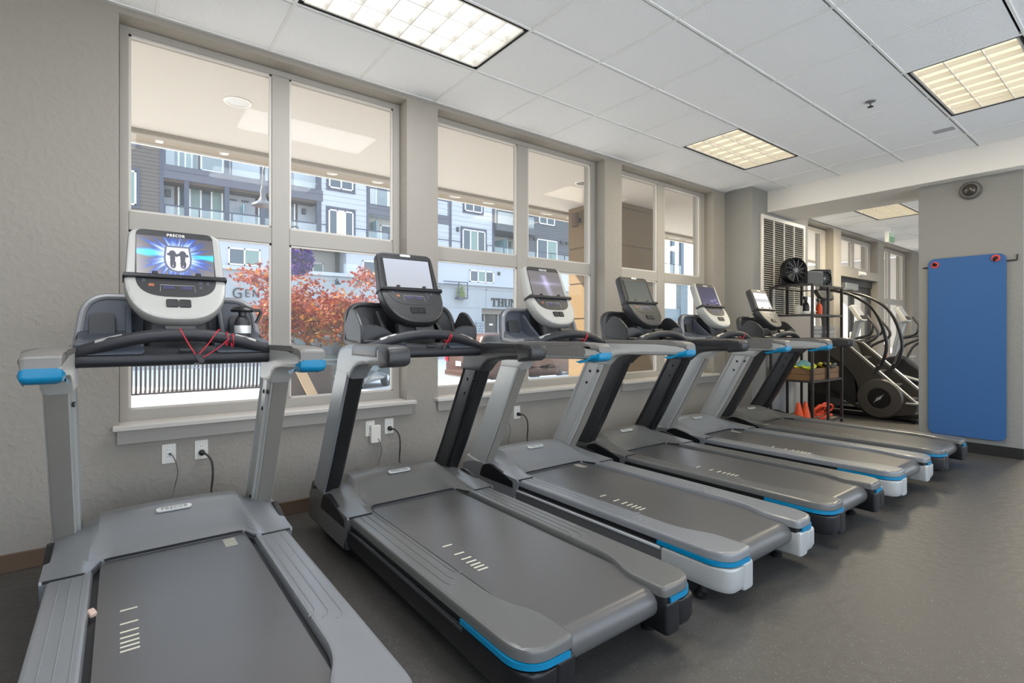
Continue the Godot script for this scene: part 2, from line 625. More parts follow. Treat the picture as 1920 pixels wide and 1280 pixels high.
func street_window(n: int, x0: float, x1: float, panes: Array, y0: float, y1: float, rail: Array, with_stool := true) -> void:
	# panes: [left, right] of each column; rail: [bottom, top] of the bar between the rows (empty: none)
	var w := Node3D.new()
	w.name = "window_%d" % n
	add_child(w)
	w.set_meta("kind", "structure")
	var zf := -0.13
	var zb := -0.2
	put("frame_stile", spanned(Vector3(x0, y0 - 0.075, zb), Vector3(panes[0][0], y1 + 0.05, zf), 0.004), M.trim, w)
	put("frame_stile", spanned(Vector3(panes[panes.size() - 1][1], y0 - 0.075, zb), Vector3(x1, y1 + 0.05, zf), 0.004), M.trim, w)
	for k in panes.size() - 1:
		put("mullion", spanned(Vector3(panes[k][1], y0, zb), Vector3(panes[k + 1][0], y1, zf - 0.004), 0.004), M.trim, w)
	put("head_rail", spanned(Vector3(x0, y1, zb), Vector3(x1, y1 + 0.06, zf - 0.002), 0.004), M.trim, w)
	put("bottom_rail", spanned(Vector3(x0, y0 - 0.09, zb), Vector3(x1, y0, zf - 0.002), 0.004), M.trim, w)
	var rows := [[y0, y1]]
	if rail.size():
		rows = [[y0, rail[0]], [rail[1], y1]]
	for p in panes:
		if rail.size():
			put("transom", spanned(Vector3(p[0], rail[0], zb), Vector3(p[1], rail[1], zf - 0.006), 0.004), M.trim, w)
		for r in rows:
			put("pane", spanned(Vector3(p[0], r[0], -0.168), Vector3(p[1], r[1], -0.162)), M.pane, w)
			var g := Geo.new()
			for s in [0, 1]:
				g.span(Vector3(p[s] - 0.001 + s * -0.012, r[0], -0.16), Vector3(p[s] + 0.013 - s * 0.012, r[1], zf - 0.012))
				g.span(Vector3(p[0], r[s] - s * 0.012, -0.16), Vector3(p[1], r[s] + 0.012 - s * 0.012, zf - 0.012))
			put("glazing_bead", g, M.sill, w)
	if with_stool:
		put("window_stool", spanned(Vector3(x0 - 0.03, y0 - 0.095, zb), Vector3(x1 + 0.06, y0 - 0.065, 0.055), 0.006), M.sill, w)
		put("window_apron", spanned(Vector3(x0 - 0.01, y0 - 0.175, 0.0), Vector3(x1 + 0.04, y0 - 0.095, 0.022), 0.004), M.trim, w)

func build_room() -> void:
	# floor
	struct("floor", spanned(Vector3(-3.2, -0.2, -0.3), Vector3(15.6, 0.0, 5.6)), M.floor)
	# the window wall: below, above and between the windows
	var g := Geo.new()
	var yb := 0.67
	g.span(Vector3(-3.2, 0, -0.3), Vector3(-0.005, CEIL + 0.1, 0))
	g.span(Vector3(-0.005, 0, -0.3), Vector3(1.769, yb, 0))
	g.span(Vector3(1.769, 0, -0.3), Vector3(2.042, CEIL + 0.1, 0))
	g.span(Vector3(2.042, 0, -0.3), Vector3(4.022, yb, 0))
	g.span(Vector3(4.022, 0, -0.3), Vector3(4.292, CEIL + 0.1, 0))
	g.span(Vector3(4.292, 0, -0.3), Vector3(6.081, yb, 0))
	g.span(Vector3(6.081, 0, -0.3), Vector3(7.95, CEIL + 0.1, 0))
	for s in [[-0.005, 1.769], [2.042, 4.022], [4.292, 6.081], [7.95, 9.87], [10.19, 12.03], [12.39, 14.19]]:
		g.span(Vector3(s[0], 3.035, -0.3), Vector3(s[1], CEIL + 0.1, 0))
	g.span(Vector3(7.95, 0, -0.3), Vector3(9.87, yb, 0))
	g.span(Vector3(9.87, 0, -0.3), Vector3(10.19, CEIL + 0.1, 0))
	g.span(Vector3(10.19, 2.24, -0.3), Vector3(12.03, 2.4, 0))
	g.span(Vector3(12.03, 0, -0.3), Vector3(12.39, CEIL + 0.1, 0))
	g.span(Vector3(12.39, 0, -0.3), Vector3(14.19, yb, 0))
	g.span(Vector3(14.19, 0, -0.3), Vector3(15.6, CEIL + 0.1, 0))
	struct("wall_window", g, M.wall)
	street_window(1, -0.005, 1.769, [[0.04, 0.825], [0.94, 1.715]], 0.765, 2.995, [1.835, 1.945])
	street_window(2, 2.042, 4.022, [[2.075, 2.965], [3.095, 3.955]], 0.765, 2.995, [1.835, 1.945])
	street_window(3, 4.292, 6.081, [[4.325, 5.09], [5.235, 5.985]], 0.765, 2.995, [1.835, 1.945])
	street_window(4, 7.95, 9.87, [[8.0, 8.85], [8.98, 9.72]], 0.765, 2.96, [1.835, 1.945])
	street_window(5, 10.19, 12.03, [[10.25, 11.08], [11.2, 11.93]], 2.46, 2.95, [], false)
	street_window(6, 12.39, 14.19, [[12.45, 13.1], [13.23, 14.05]], 0.765, 2.95, [1.835, 1.945])
	# the street door of the next room
	var d := Node3D.new()
	d.name = "door_1"
	add_child(d)
	d.set_meta("kind", "structure")
	put("door_frame", spanned(Vector3(10.19, 2.1, -0.2), Vector3(12.03, 2.24, -0.1)), M.char, d)
	for s in [[10.19, 10.28], [11.07, 11.16], [11.94, 12.03]]:
		put("door_stile", spanned(Vector3(s[0], 0, -0.2), Vector3(s[1], 2.12, -0.12)), M.char, d)
	for s in [[10.28, 11.07], [11.16, 11.94]]:
		put("door_rail", spanned(Vector3(s[0], 0, -0.19), Vector3(s[1], 0.22, -0.13)), M.char, d)
		put("door_rail", spanned(Vector3(s[0], 1.0, -0.19), Vector3(s[1], 1.08, -0.13)), M.char, d)
		put("door_rail", spanned(Vector3(s[0], 2.0, -0.19), Vector3(s[1], 2.12, -0.13)), M.char, d)
		put("pane", spanned(Vector3(s[0], 0.22, -0.165), Vector3(s[1], 2.0, -0.16)), M.pane, d)
	put("door_closer", spanned(Vector3(10.5, 2.02, -0.12), Vector3(11.1, 2.14, -0.03), 0.01), M.steel, d)
	# the other walls
	struct("wall_left", spanned(Vector3(-3.4, 0, -0.3), Vector3(-3.2, CEIL + 0.1, 5.6)), M.wall)
	struct("wall_far", spanned(Vector3(15.6, 0, -0.3), Vector3(15.8, CEIL + 0.1, 5.6)), M.white_wall)
	g = Geo.new()
	for s in [[-3.2, -2.9], [0.0, 0.25], [3.15, 3.4], [6.3, 7.5], [10.5, 11.0], [14.0, 15.6]]:
		g.span(Vector3(s[0], 0, 5.4), Vector3(s[1], CEIL + 0.1, 5.6))
	for s in [[-2.9, 0.0], [0.25, 3.15], [3.4, 6.3], [7.5, 10.5], [11.0, 14.0]]:
		g.span(Vector3(s[0], 0, 5.4), Vector3(s[1], 0.12, 5.6))
		g.span(Vector3(s[0], 2.95, 5.4), Vector3(s[1], CEIL + 0.1, 5.6))
	struct("wall_back", g, M.white_wall)
	# pier with the louvre, beam over the opening, wall with the mat
	struct("column", spanned(Vector3(6.345, 0, -0.05), Vector3(7.95, CEIL + 0.05, 0.37), 0.004), M.grey_wall)
	struct("beam", spanned(Vector3(6.74, 2.8, 0.37), Vector3(7.56, CEIL + 0.05, 5.4), 0.004), M.beam)
	struct("wall_right", spanned(Vector3(6.9, 0, 1.93), Vector3(7.5, 2.8, 2.745), 0.004), M.grey_wall)
	struct("baseboard_right", spanned(Vector3(6.885, 0, 1.925), Vector3(7.515, 0.105, 2.75), 0.003), M.black_base)
	struct("baseboard_window", spanned(Vector3(-3.2, 0, 0), Vector3(6.345, 0.092, 0.014), 0.003), M.wood_base)
	struct("baseboard_column", spanned(Vector3(6.33, 0, 0.0), Vector3(7.96, 0.1, 0.382), 0.003), M.black_base)
	# ceiling
	var c := Node3D.new()
	c.name = "ceiling"
	add_child(c)
	c.set_meta("kind", "structure")
	put("ceiling_void", spanned(Vector3(-3.4, CEIL + 0.11, -0.3), Vector3(15.8, CEIL + 0.3, 5.6)), M.dark, c)
	put("wall_angle", spanned(Vector3(-3.2, CEIL - 0.002, 0.0), Vector3(6.345, CEIL + 0.02, 0.018)), M.bar, c)
	var lights := [Vector2i(-3, 0), Vector2i(3, 3), Vector2i(3, 0), Vector2i(10, 0), Vector2i(-3, 3), Vector2i(-6, 2), Vector2i(11, 3)]
	var skip := []
	for l in lights:
		skip.append(l)
		skip.append(l + Vector2i(1, 0))
	ceiling_part(-1.9, 6.74, 0.018, 4.29, skip, c)
	ceiling_part(7.56, 15.6, 0.0, 2.9, skip, c)
	for s in [[-3.2, -1.9, 0.0, 5.4], [-1.9, 6.74, 4.29, 5.4], [7.56, 15.6, 2.9, 5.4]]:
		var gg := Geo.new()
		var cut := []
		for l in lights:
			var lx: float = GX + l.x * TILE
			var lz: float = GZ + l.y * TILE
			if lx >= s[0] - 0.7 and lx < s[1] and lz >= s[2] and lz < s[3]:
				cut.append([lx, lx + 2 * TILE, lz, lz + TILE])
		if cut.is_empty():
			gg.span(Vector3(s[0], CEIL, s[2]), Vector3(s[1], CEIL + 0.02, s[3]))
		else:
			var k: Array = cut[0]
			gg.span(Vector3(s[0], CEIL, s[2]), Vector3(s[1], CEIL + 0.02, k[2]))
			gg.span(Vector3(s[0], CEIL, k[3]), Vector3(s[1], CEIL + 0.02, s[3]))
			if k[0] > s[0]:
				gg.span(Vector3(s[0], CEIL, k[2]), Vector3(k[0], CEIL + 0.02, k[3]))
			if k[1] < s[1]:
				gg.span(Vector3(k[1], CEIL, k[2]), Vector3(s[1], CEIL + 0.02, k[3]))
		put("plain_field", gg, M.tile, c)
	put("paint_patch", spanned(Vector3(5.93, CEIL - 0.001, 2.27), Vector3(6.03, CEIL + 0.002, 2.42)), mat(c8(176, 176, 176), 0.8), c)
	var cool := c8(250, 251, 255)
	var warm := c8(255, 240, 208)
	troffer(-3, 0, cool, "cool white louvred light panel above the nearest window", LAMP, 1.0)
	troffer(3, 3, warm, "warm louvred light panel at the right edge, beyond the sprinkler", LAMP, 0.72)
	troffer(3, 0, warm, "warm louvred light panel next to the beam, close to the third window", LAMP, 0.72)
	troffer(10, 0, warm, "warm louvred light panel in the next room, seen under the beam", LAMP * 3.0, 0.72)
	troffer(-3, 3, cool, "louvred light panel overhead, outside the picture above the first treadmill", LAMP, 0.72)
	troffer(-6, 2, cool, "louvred light panel overhead in the left corner, outside the picture", LAMP, 0.72)
	troffer(11, 3, warm, "louvred light panel in the next room, hidden behind the grey wall", LAMP * 3.5, 0.72)

func outlet(x: float, y: float, kind: int, label: String) -> void:   # 0: thin lead in the middle, 1: big round plug, 2: grey adapter block, 3: plate alone
	var t := thing("wall_outlet", label, "outlet", Vector3(x, y, 0), 0, "outlets under the windows")
	put("cover_plate", cached("plate", func(g): g.prism(rrect(0.07, 0.115, 0.006), along_z(), 0.0, 0.006, 0.002)), M.outlet, t)
	for s in [-1, 1]:
		put("socket", cached("socket", func(g): g.prism(rrect(0.034, 0.03, 0.012), along_z(), 0.006, 0.009)), M.white, t, Vector3(0, s * 0.02, 0))
		for k in [-1, 1]:
			put("slot", cached("slot", func(g): g.box(Vector3.ZERO, Vector3(0.002, 0.008, 0.002))), M.dark, t, Vector3(k * 0.006, s * 0.02 + 0.003, 0.0095))

func plug_cord(parent: Node3D, x: float, y: float, big: bool, to: Vector3) -> void:   # part of a treadmill, given in the room's metres
	var t := Node3D.new()
	hang(t, "power_cord" if big else "data_lead", parent)
	t.position = Vector3(x, y, 0.009) - parent.position
	var d := to - Vector3(x, y, 0.009)
	if big:
		put("plug", cached("plug", func(g): g.lathe([[0.004, 0.0], [0.017, 0.001], [0.018, 0.012], [0.013, 0.02], [0.012, 0.034], [0.006, 0.04]], Transform3D(turned(0, 90), Vector3.ZERO), 14)), M.black, t)
		var g := Geo.new()
		g.tube(bend([Vector3(0, 0, 0.036), Vector3(0.02, -0.005, 0.06), Vector3(0.045, -0.05, 0.075), Vector3(0.05, -0.13, 0.08), Vector3(0.04, -0.24, 0.09), d]), 0.006, 8)
		put("lead", g, M.cord, t)
	else:
		put("plug", cached("smallplug", func(g): g.box(Vector3(0, 0, 0.008), Vector3(0.012, 0.012, 0.018), 0.002)), M.cord_grey, t)
		var g := Geo.new()
		g.tube(bend([Vector3(0, 0, 0.014), Vector3(0.012, -0.01, 0.03), Vector3(0.03, -0.06, 0.045), Vector3(0.034, -0.12, 0.05), Vector3(0.012, -0.22, 0.06), d]), 0.0032, 8)
		put("lead", g, M.cord_grey, t)


# ---------- the treadmills
func hood_shape(g: Geo) -> void:
	var rings := []
	for i in 33:
		var x := -0.46 + 0.92 * i / 32.0
		var u := absf(x)
		var side := smoothstep(0.285, 0.335, u)
		var h := lerpf(0.372 - 0.12 * u * u, 0.318, side) - 0.02 * smoothstep(0.4, 0.452, u)
		var ze := lerpf(0.875, 1.035, smoothstep(0.268, 0.318, u))
		var zf := 0.32 + 0.22 * u * u
		var o := PackedVector3Array()
		o.append(Vector3(x, 0.09, zf))
		o.append(Vector3(x, h * 0.62, zf + 0.004))
		for k in 5:
			var z := lerpf(zf + 0.012, 0.6, k / 4.0)
			o.append(Vector3(x, h * (1.0 - 0.3 * pow((0.6 - z) / 0.29, 2.2)), z))
		var ye := lerpf(0.25, 0.268, side)
		for k in 9:
			var f := (k + 1) / 9.0
			o.append(Vector3(x, lerpf(h, ye, (1.0 - cos(PI * 0.93 * f)) / (1.0 - cos(PI * 0.93))), lerpf(0.6, ze, f)))
		o.append(Vector3(x, ye - 0.012, ze + 0.004))
		o.append(Vector3(x, ye - 0.03, ze - 0.002))
		o.append(Vector3(x, 0.09, ze - 0.06))
		rings.append(o)
	g.loft(rings)

func cap_plan(s: float) -> PackedVector2Array:   # plan (x, z) of a side rail with its widened rear end
	return rpoly([Vector2(s * 0.3, 1.0), Vector2(s * 0.44, 1.0), Vector2(s * 0.44, 2.475), Vector2(s * 0.232, 2.475), Vector2(s * 0.232, 2.29), Vector2(s * 0.3, 2.14)], [0.0, 0.0, 0.13, 0.035, 0.05, 0.09], 7)

func post_shape(g: Geo, s: float, x0: float, x1: float, grow := 0.0) -> void:
	var rs := []
	for e in [[0.24, 0.395, 0.61], [0.5, 0.555, 0.768], [1.02, 0.842, 1.05]]:
		var o := PackedVector3Array()
		for p in rrect(absf(x1 - x0), e[2] - e[1] + grow * 2, 0.016, 3):
			o.append(Vector3(s * (x0 + x1) / 2 + p.x, e[0], (e[1] + e[2]) / 2 + p.y))
		rs.append(o)
	g.loft(rs)

func post_back(g: Geo, s: float) -> void:
	var rs := []
	for e in [[0.28, 0.636], [0.5, 0.77], [1.0, 1.042]]:
		rs.append(g.ring(rrect(0.07, 0.012, 0.004, 2, Vector2(s * 0.41, e[1])), along_y(), e[0]))
	g.loft(rs)

func arm_plan(tip: float, lo := 1.066, hi := 1.166) -> PackedVector2Array:   # side view (z, y)
	return rpoly([Vector2(0.83, 0.985), Vector2(0.865, hi - 0.03), Vector2(0.98, hi), Vector2(tip, hi - 0.004), Vector2(tip + 0.006, lo + 0.012), Vector2(1.21, lo), Vector2(1.115, lo - 0.02), Vector2(1.046, 0.985)], [0.0, 0.06, 0.08, 0.075, 0.06, 0.1, 0.06, 0.0], 6)

func screen_frame() -> Transform3D:
	var u := Vector3(0, 0.235, -0.09).normalized()
	return Transform3D(Basis(Vector3.RIGHT, u, Vector3.RIGHT.cross(u)), Vector3(0, 1.478, 0.83))

func control_frame() -> Transform3D:
	var u := Vector3(0, 0.205, -0.145).normalized()
	return Transform3D(Basis(Vector3.RIGHT, u, Vector3.RIGHT.cross(u)), Vector3(0, 1.478, 0.83))

func screen_quad(w: float, h: float) -> ArrayMesh:
	var a := []
	a.resize(Mesh.ARRAY_MAX)
	var x := w / 2
	a[Mesh.ARRAY_VERTEX] = PackedVector3Array([Vector3(-x, 0, 0), Vector3(-x, h, 0), Vector3(x, h, 0), Vector3(x, 0, 0)])
	a[Mesh.ARRAY_NORMAL] = PackedVector3Array([Vector3.BACK, Vector3.BACK, Vector3.BACK, Vector3.BACK])
	a[Mesh.ARRAY_TEX_UV] = PackedVector2Array([Vector2(0, 1), Vector2(0, 0), Vector2(1, 0), Vector2(1, 1)])
	a[Mesh.ARRAY_INDEX] = PackedInt32Array([0, 1, 2, 0, 2, 3])
	var m := ArrayMesh.new()
	m.add_surface_from_arrays(Mesh.PRIMITIVE_TRIANGLES, a)
	return m

func in_shield(x: float, y: float, k: float) -> bool:   # an outline with a flat top and a pointed foot
	x = absf(x) / k
	y = y / k
	if y < -0.92 or y > 1.05:
		return false
	if y < 0.2:
		return x < 0.8 - 0.1 * absf(y)
	return x < 0.78 * sqrt(maxf(0.0, 1.0 - pow((y - 0.2) / 0.85, 2.0)))

func blot(x: float, y: float, cx: float, cy: float, rx: float, ry: float) -> bool:
	return pow((x - cx) / rx, 2) + pow((y - cy) / ry, 2) < 1.0

func screen_image(kind: int) -> ImageTexture:
	var w := 288
	var h := 200
	var im := Image.create(w, h, false, Image.FORMAT_RGB8)
	var n := FastNoiseLite.new()
	n.seed = 4
	n.frequency = 1.0
	for py in h:
		for px in w:
			var x := (px + 0.5) / w * 2.0 - 1.0
			var y := (py + 0.5) / h * 2.0 - 1.0
			var c: Color
			if kind == 0:   # a blue burst behind a shield with two runners
				var base := c8(96, 94, 98).lerp(c8(124, 120, 122), y * 0.5 + 0.5)
				var a := atan2(y, x * 1.35)
				var r := Vector2(x * 1.35, y).length()
				var ray := 0.62 + 0.3 * n.get_noise_1d(a * 4.0) + 0.22 * n.get_noise_1d(a * 13.0 + 40.0)
				var f := clampf((ray * 1.42 - r) * 2.4, 0, 1)
				c = base.lerp(c8(38, 84, 235), clampf((ray * 2.0 - r) * 1.3, 0, 1) * 0.9).lerp(c8(196, 216, 255), f)
				var beam := clampf(1.0 - absf(y + 0.08 - 0.06 * x) / (0.2 + 0.06 * sin(x * 7.0)), 0, 1)
				c = c.lerp(c8(74, 212, 240), clampf(beam * 1.5, 0, 1) * smoothstep(0.25, 0.75, absf(x)))
				var sx := (x - 0.04) / 0.46
				var sy := (y - 0.1) / 0.72
				if in_shield(sx, sy, 1.0):
					c = c8(104, 110, 128)
					if in_shield(sx, sy, 0.86):
						c = c8(214, 216, 232)
						for s in [-0.3, 0.28]:
							var qx: float = sx - s
							if blot(qx, sy, 0, -0.6, 0.1, 0.1):
								c = c8(224, 226, 236)
							if blot(qx, sy, 0, -0.32, 0.2, 0.26) or blot(qx, sy, 0, 0.0, 0.15, 0.3) or blot(qx, sy, -0.2, -0.28, 0.12, 0.1) or blot(qx, sy, 0.22, -0.22, 0.12, 0.11) or blot(qx, sy, -0.07, 0.36, 0.08, 0.34) or blot(qx, sy, 0.1, 0.42, 0.09, 0.24) or blot(qx, sy, 0.04, 0.68, 0.1, 0.06):
								c = c8(84, 86, 96)
			elif kind == 1:
				c = c8(176, 182, 196).lerp(c8(166, 170, 178), y * 0.5 + 0.5)
			elif kind == 2:   # a faint violet figure of light
				c = c8(124, 120, 122)
				var b := exp(-absf(y + 0.02) * 9.0) * (1.0 - 0.75 * absf(x)) + exp(-pow((x - 0.0 - 0.12 * y) * 6.0, 2)) * smoothstep(-0.75, -0.6, y) * (0.85 - 0.4 * maxf(y, 0.0))
				c = c.lerp(c8(206, 200, 242), clampf(b * 0.8, 0, 1))
			elif kind == 3:
				c = c8(100, 104, 98).lerp(c8(112, 114, 106), y * 0.5 + 0.5)
			elif kind == 4:
				c = c8(76, 76, 94).lerp(c8(98, 92, 118), y * 0.5 + 0.5)
				if blot(x, y, 0.2, 0.5, 0.2, 0.14) or blot(x, y, 0.62, 0.38, 0.16, 0.12) or blot(x, y, 0.75, 0.72, 0.18, 0.1):
					c = c8(132, 124, 168)
			else:   # a pale page over a hazy landscape
				c = c8(206, 208, 214).lerp(c8(226, 226, 230), y * 0.5 + 0.5)
				if y > -0.2 and y < 0.35:
					c = c8(150, 152, 156).lerp(c8(196, 196, 200), clampf((y + 0.2) * 1.6 + 0.25 * n.get_noise_2d(x * 5.0, y * 7.0), 0, 1))
			im.set_pixel(px, py, c)
	return ImageTexture.create_from_image(im)

func treadmill(cx: float, cz: float, silver: bool, kind: int, tip: float, front_mark: float, rear_mark: float, label: String) -> Node3D:
	var t := thing("treadmill", label, "treadmill", Vector3(cx, 0, cz), 0, "treadmills in a row facing the windows")
	var st := "silver" if silver else "dark"
	var body: Material = M.silver if silver else M.black
	var top: Material = M.grey if silver else M.grey_warm
	# deck and belt
	put("motor_hood", cached("hood", hood_shape), top, t)
	put("hood_seam", cached("seam", func(g):
		var pts := [Vector3(-0.45, 0.262, 1.037)]
		for i in 25:
			var x := -0.33 + 0.66 * i / 24.0
			pts.append(Vector3(x, lerpf(0.246, 0.262, smoothstep(0.285, 0.335, absf(x))), lerpf(0.879, 1.037, smoothstep(0.268, 0.318, absf(x)))))
		pts.append(Vector3(0.45, 0.262, 1.037))
		g.tube(pts, 0.0065, 6)), M.black, t)
	var lp := put("name_plate", cached("nameplate", func(g): g.prism(rrect(0.148, 0.034, 0.0168, 6), Transform3D(turned(0, -90 + 16), Vector3.ZERO), -0.004, 0.0025, 0.001)), M.plate, t, Vector3(0.0, 0.362, 0.675))
	words("PRECOR", 0.021, M.steel, lp, Transform3D(turned(0, -90 + 16), Vector3(0, 0.0028, 0.001)), "raised_lettering", false, true, 0.001)
	put("deck", cached("deck", func(g): g.span(Vector3(-0.3, 0.13, 0.8), Vector3(0.3, 0.226, 2.34))), M.black, t)
	put("running_belt", cached("belt", func(g):
		var o := PackedVector2Array()
		o.append(Vector2(0.78, 0.238)); o.append(Vector2(1.4, 0.238)); o.append(Vector2(2.38, 0.238))
		for k in 13:
			var a := PI / 2 - PI * (k + 1) / 14.0
			o.append(Vector2(2.38 + cos(a) * 0.058, 0.18 + sin(a) * 0.058))
		o.append(Vector2(2.38, 0.122)); o.append(Vector2(0.78, 0.122))
		g.prism(o, along_x(), -0.278, 0.278)), M.belt, t)
	for k in 7:
		var z: float = rear_mark + [0.0, 0.105, 0.165, 0.205, 0.237, 0.265, 0.293][k]
		put("belt_mark", cached("mark", func(g): g.box(Vector3.ZERO, Vector3(0.05, 0.0008, 0.009))), M.mark, t, Vector3(-0.187, 0.2386, z))
	if front_mark > 0.0:
		for k in 5:
			put("belt_mark", cached("mark", func(g): g.box(Vector3.ZERO, Vector3(0.05, 0.0008, 0.009))), M.mark, t, Vector3(0.2, 0.2386, front_mark + k * 0.021))
	for s in [-1.0, 1.0]:
		var sd := "L" if s < 0 else "R"
		var r := put("side_rail", cached("rail" + sd, func(g): g.prism(cap_plan(s), along_y(), 0.224, 0.262, 0.014, 0.0)), top, t)
		put("rail_side", cached("railside" + sd, func(g): g.prism(Geo.inset(cap_plan(s), 0.003), along_y(), 0.2, 0.224)), M.black, r)
		for k in 3:
			put("grip_rib", cached("rib%d%s" % [k, sd], func(g):
				var x: float = s * (0.325 + k * 0.036)
				g.tube([Vector3(x, 0.262, 1.06), Vector3(x, 0.262, 1.5), Vector3(x, 0.262, 1.86 + 0.035 * k), Vector3(x - s * 0.01, 0.262, 1.885 + 0.035 * k), Vector3(x - s * 0.03, 0.262, 1.893 + 0.035 * k)], 0.0026, 6)), top, r)
		put("side_skirt", cached("skirt" + sd, func(g):
			g.prism(rpoly([Vector2(s * 0.405, 0.1), Vector2(s * 0.43, 0.085), Vector2(s * 0.446, 0.12), Vector2(s * 0.446, 0.18), Vector2(s * 0.44, 0.198), Vector2(s * 0.29, 0.198), Vector2(s * 0.29, 0.1)], 0.012, 3), along_z(), 1.0, 2.14)), M.skirt if silver else M.black, t)
		put("trim_line", cached("trimline" + sd, func(g): g.prism(rrect(0.008, 0.014, 0.003, 3, Vector2(s * 0.446, 0.19)), along_z(), 1.0, 2.13)), M.plate if silver else M.char, t)
		put("rear_bumper", cached("bump" + sd, func(g):
			var p := rpoly([Vector2(s * 0.3, 2.14), Vector2(s * 0.447, 2.14), Vector2(s * 0.447, 2.484), Vector2(s * 0.3, 2.484)], [0.0, 0.0, 0.13, 0.04], 7)
			g.prism(p, along_y(), 0.082, 0.198, 0.01, 0.035)), body, t)
		put("end_bracket", cached("endbr" + sd, func(g):
			g.prism(rpoly([Vector2(s * 0.236, 2.3), Vector2(s * 0.32, 2.3), Vector2(s * 0.32, 2.484), Vector2(s * 0.236, 2.484)], [0.0, 0.0, 0.02, 0.02], 3), along_y(), 0.08, 0.206, 0.012)), body, t)
		put("accent_strip", cached("strip" + sd, func(g):
			var line := [Vector2(s * 0.444, 2.11)]
			for k in 9:
				var a := PI / 2 * k / 8.0
				line.append(Vector2(s * (0.344 + 0.103 * cos(a)), 2.374 + 0.107 * sin(a)))
			line.append(Vector2(s * 0.262, 2.481))
			var rs := []
			for k in line.size():
				var p: Vector2 = line[k]
				var inw: Vector2 = (Vector2(s * 0.3, 2.3) - p).normalized() * 0.02
				rs.append(PackedVector3Array([Vector3(p.x, 0.203, p.y), Vector3(p.x, 0.222, p.y), Vector3(p.x + inw.x, 0.222, p.y + inw.y), Vector3(p.x + inw.x, 0.203, p.y + inw.y)]))
			g.loft(rs)), M.blue, t)
		put("front_side_panel", cached("panel" + sd, func(g):
			g.prism(rpoly([Vector2(0.42, 0.33), Vector2(0.37, 0.25), Vector2(0.4, 0.1), Vector2(0.52, 0.075), Vector2(1.0, 0.085), Vector2(1.0, 0.235), Vector2(0.84, 0.25), Vector2(0.62, 0.3)], [0.03, 0.08, 0.06, 0.06, 0.0, 0.02, 0.1, 0.02], 5), along_x(), s * 0.385, s * 0.458, 0.014)), body if silver else M.char, t)
		put("side_inlay", cached("inlay" + sd, func(g):
			g.prism(rpoly([Vector2(0.6, 0.205), Vector2(0.99, 0.205), Vector2(0.99, 0.245), Vector2(0.86, 0.285), Vector2(0.72, 0.315), Vector2(0.64, 0.29)], [0.02, 0.0, 0.0, 0.06, 0.04, 0.03], 4), along_x(), s * 0.44, s * 0.464, 0.003)), M.black, t)
		# upright and arm
		var up := put("upright", cached("post%s%s" % [sd, st], func(g): post_shape(g, s, 0.368, 0.452)), body if silver else M.black, t)
		if silver:
			put("inner_cover", cached("pin" + sd, func(g): post_shape(g, s, 0.362, 0.37, -0.035)), M.silver, up)
			put("rear_cover", cached("pback" + sd, func(g): post_back(g, s)), M.post_back, up)
		else:
			put("outer_cover", cached("pout" + sd, func(g): post_shape(g, s, 0.43, 0.458, -0.004)), M.steel if cx < 2.0 else M.char, up)
			put("inner_cover", cached("pin" + sd, func(g): post_shape(g, s, 0.362, 0.37, -0.035)), M.char, up)
		for b in [[0.93, 0.895], [0.935, 0.975], [0.84, 0.86], [0.32, 0.57]]:
			put("bolt", cached("bolt", func(g): g.lathe([[0.002, -0.004], [0.011, -0.004], [0.011, 0.002], [0.004, 0.005], [0.001, 0.005]], Transform3D(turned(0, 0, 90), Vector3.ZERO), 10)), M.black, up, Vector3(s * 0.361, b[0], b[1]))
		var arm := put("arm", cached("arm%s%s%.2f" % [sd, st, tip], func(g): g.prism(arm_plan(tip), along_x(), s * 0.352, s * 0.456, 0.022)), M.silver if silver else (M.char if s > 0 or cx > 2.0 else M.steel), t)
		if silver:
			put("arm_cap", cached("acap%s%.2f" % [sd, tip], func(g):
				g.prism(rpoly([Vector2(1.0, 1.148), Vector2(1.02, 1.17), Vector2(tip + 0.007, 1.167), Vector2(tip + 0.013, 1.114), Vector2(tip - 0.06, 1.114), Vector2(tip - 0.09, 1.15)], [0.0, 0.01, 0.078, 0.0, 0.02, 0.04], 6), along_x(), s * 0.35, s * 0.458, 0.02)), M.cap_grey, arm)
			put("arm_accent", cached("aacc%s%.2f" % [sd, tip], func(g):
				g.prism(rpoly([Vector2(tip + 0.014, 1.116), Vector2(tip + 0.012, 1.064), Vector2(tip - 0.18, 1.06), Vector2(tip - 0.14, 1.071), Vector2(tip - 0.075, 1.085), Vector2(tip - 0.06, 1.116)], [0.0, 0.06, 0.0, 0.0, 0.03, 0.0], 6), along_x(), s * 0.35, s * 0.459, 0.02)), M.blue, arm)
			put("arm_inlay", cached("ainl%s%.2f" % [sd, tip], func(g): g.prism(rrect(0.35, 0.052, 0.025, 6, Vector2(tip - 0.27, 1.119)), along_x(), s * 0.44, s * 0.459, 0.002)), M.cap_grey, arm)
		else:
			put("grip_pad", cached("pad" + sd, func(g):
				g.prism(rpoly([Vector2(1.08, 1.1), Vector2(1.09, 1.168), Vector2(1.42, 1.168), Vector2(1.42, 1.1)], [0.012, 0.03, 0.0, 0.0], 4), along_x(), s * 0.348, s * 0.46, 0.02)), M.grey_warm if s < 0 else M.char, arm)
			put("arm_cap", cached("dcap" + sd, func(g):
				g.prism(rpoly([Vector2(1.415, 1.062), Vector2(1.415, 1.169), Vector2(1.552, 1.166), Vector2(1.556, 1.075)], [0.0, 0.0, 0.05, 0.04], 6), along_x(), s * 0.348, s * 0.461, 0.022)), M.char, arm)
	put("hood_grille", cached("grille", func(g): g.span(Vector3(-0.38, 0.05, 0.36), Vector3(0.38, 0.2, 0.86), 0.01)), M.black, t)
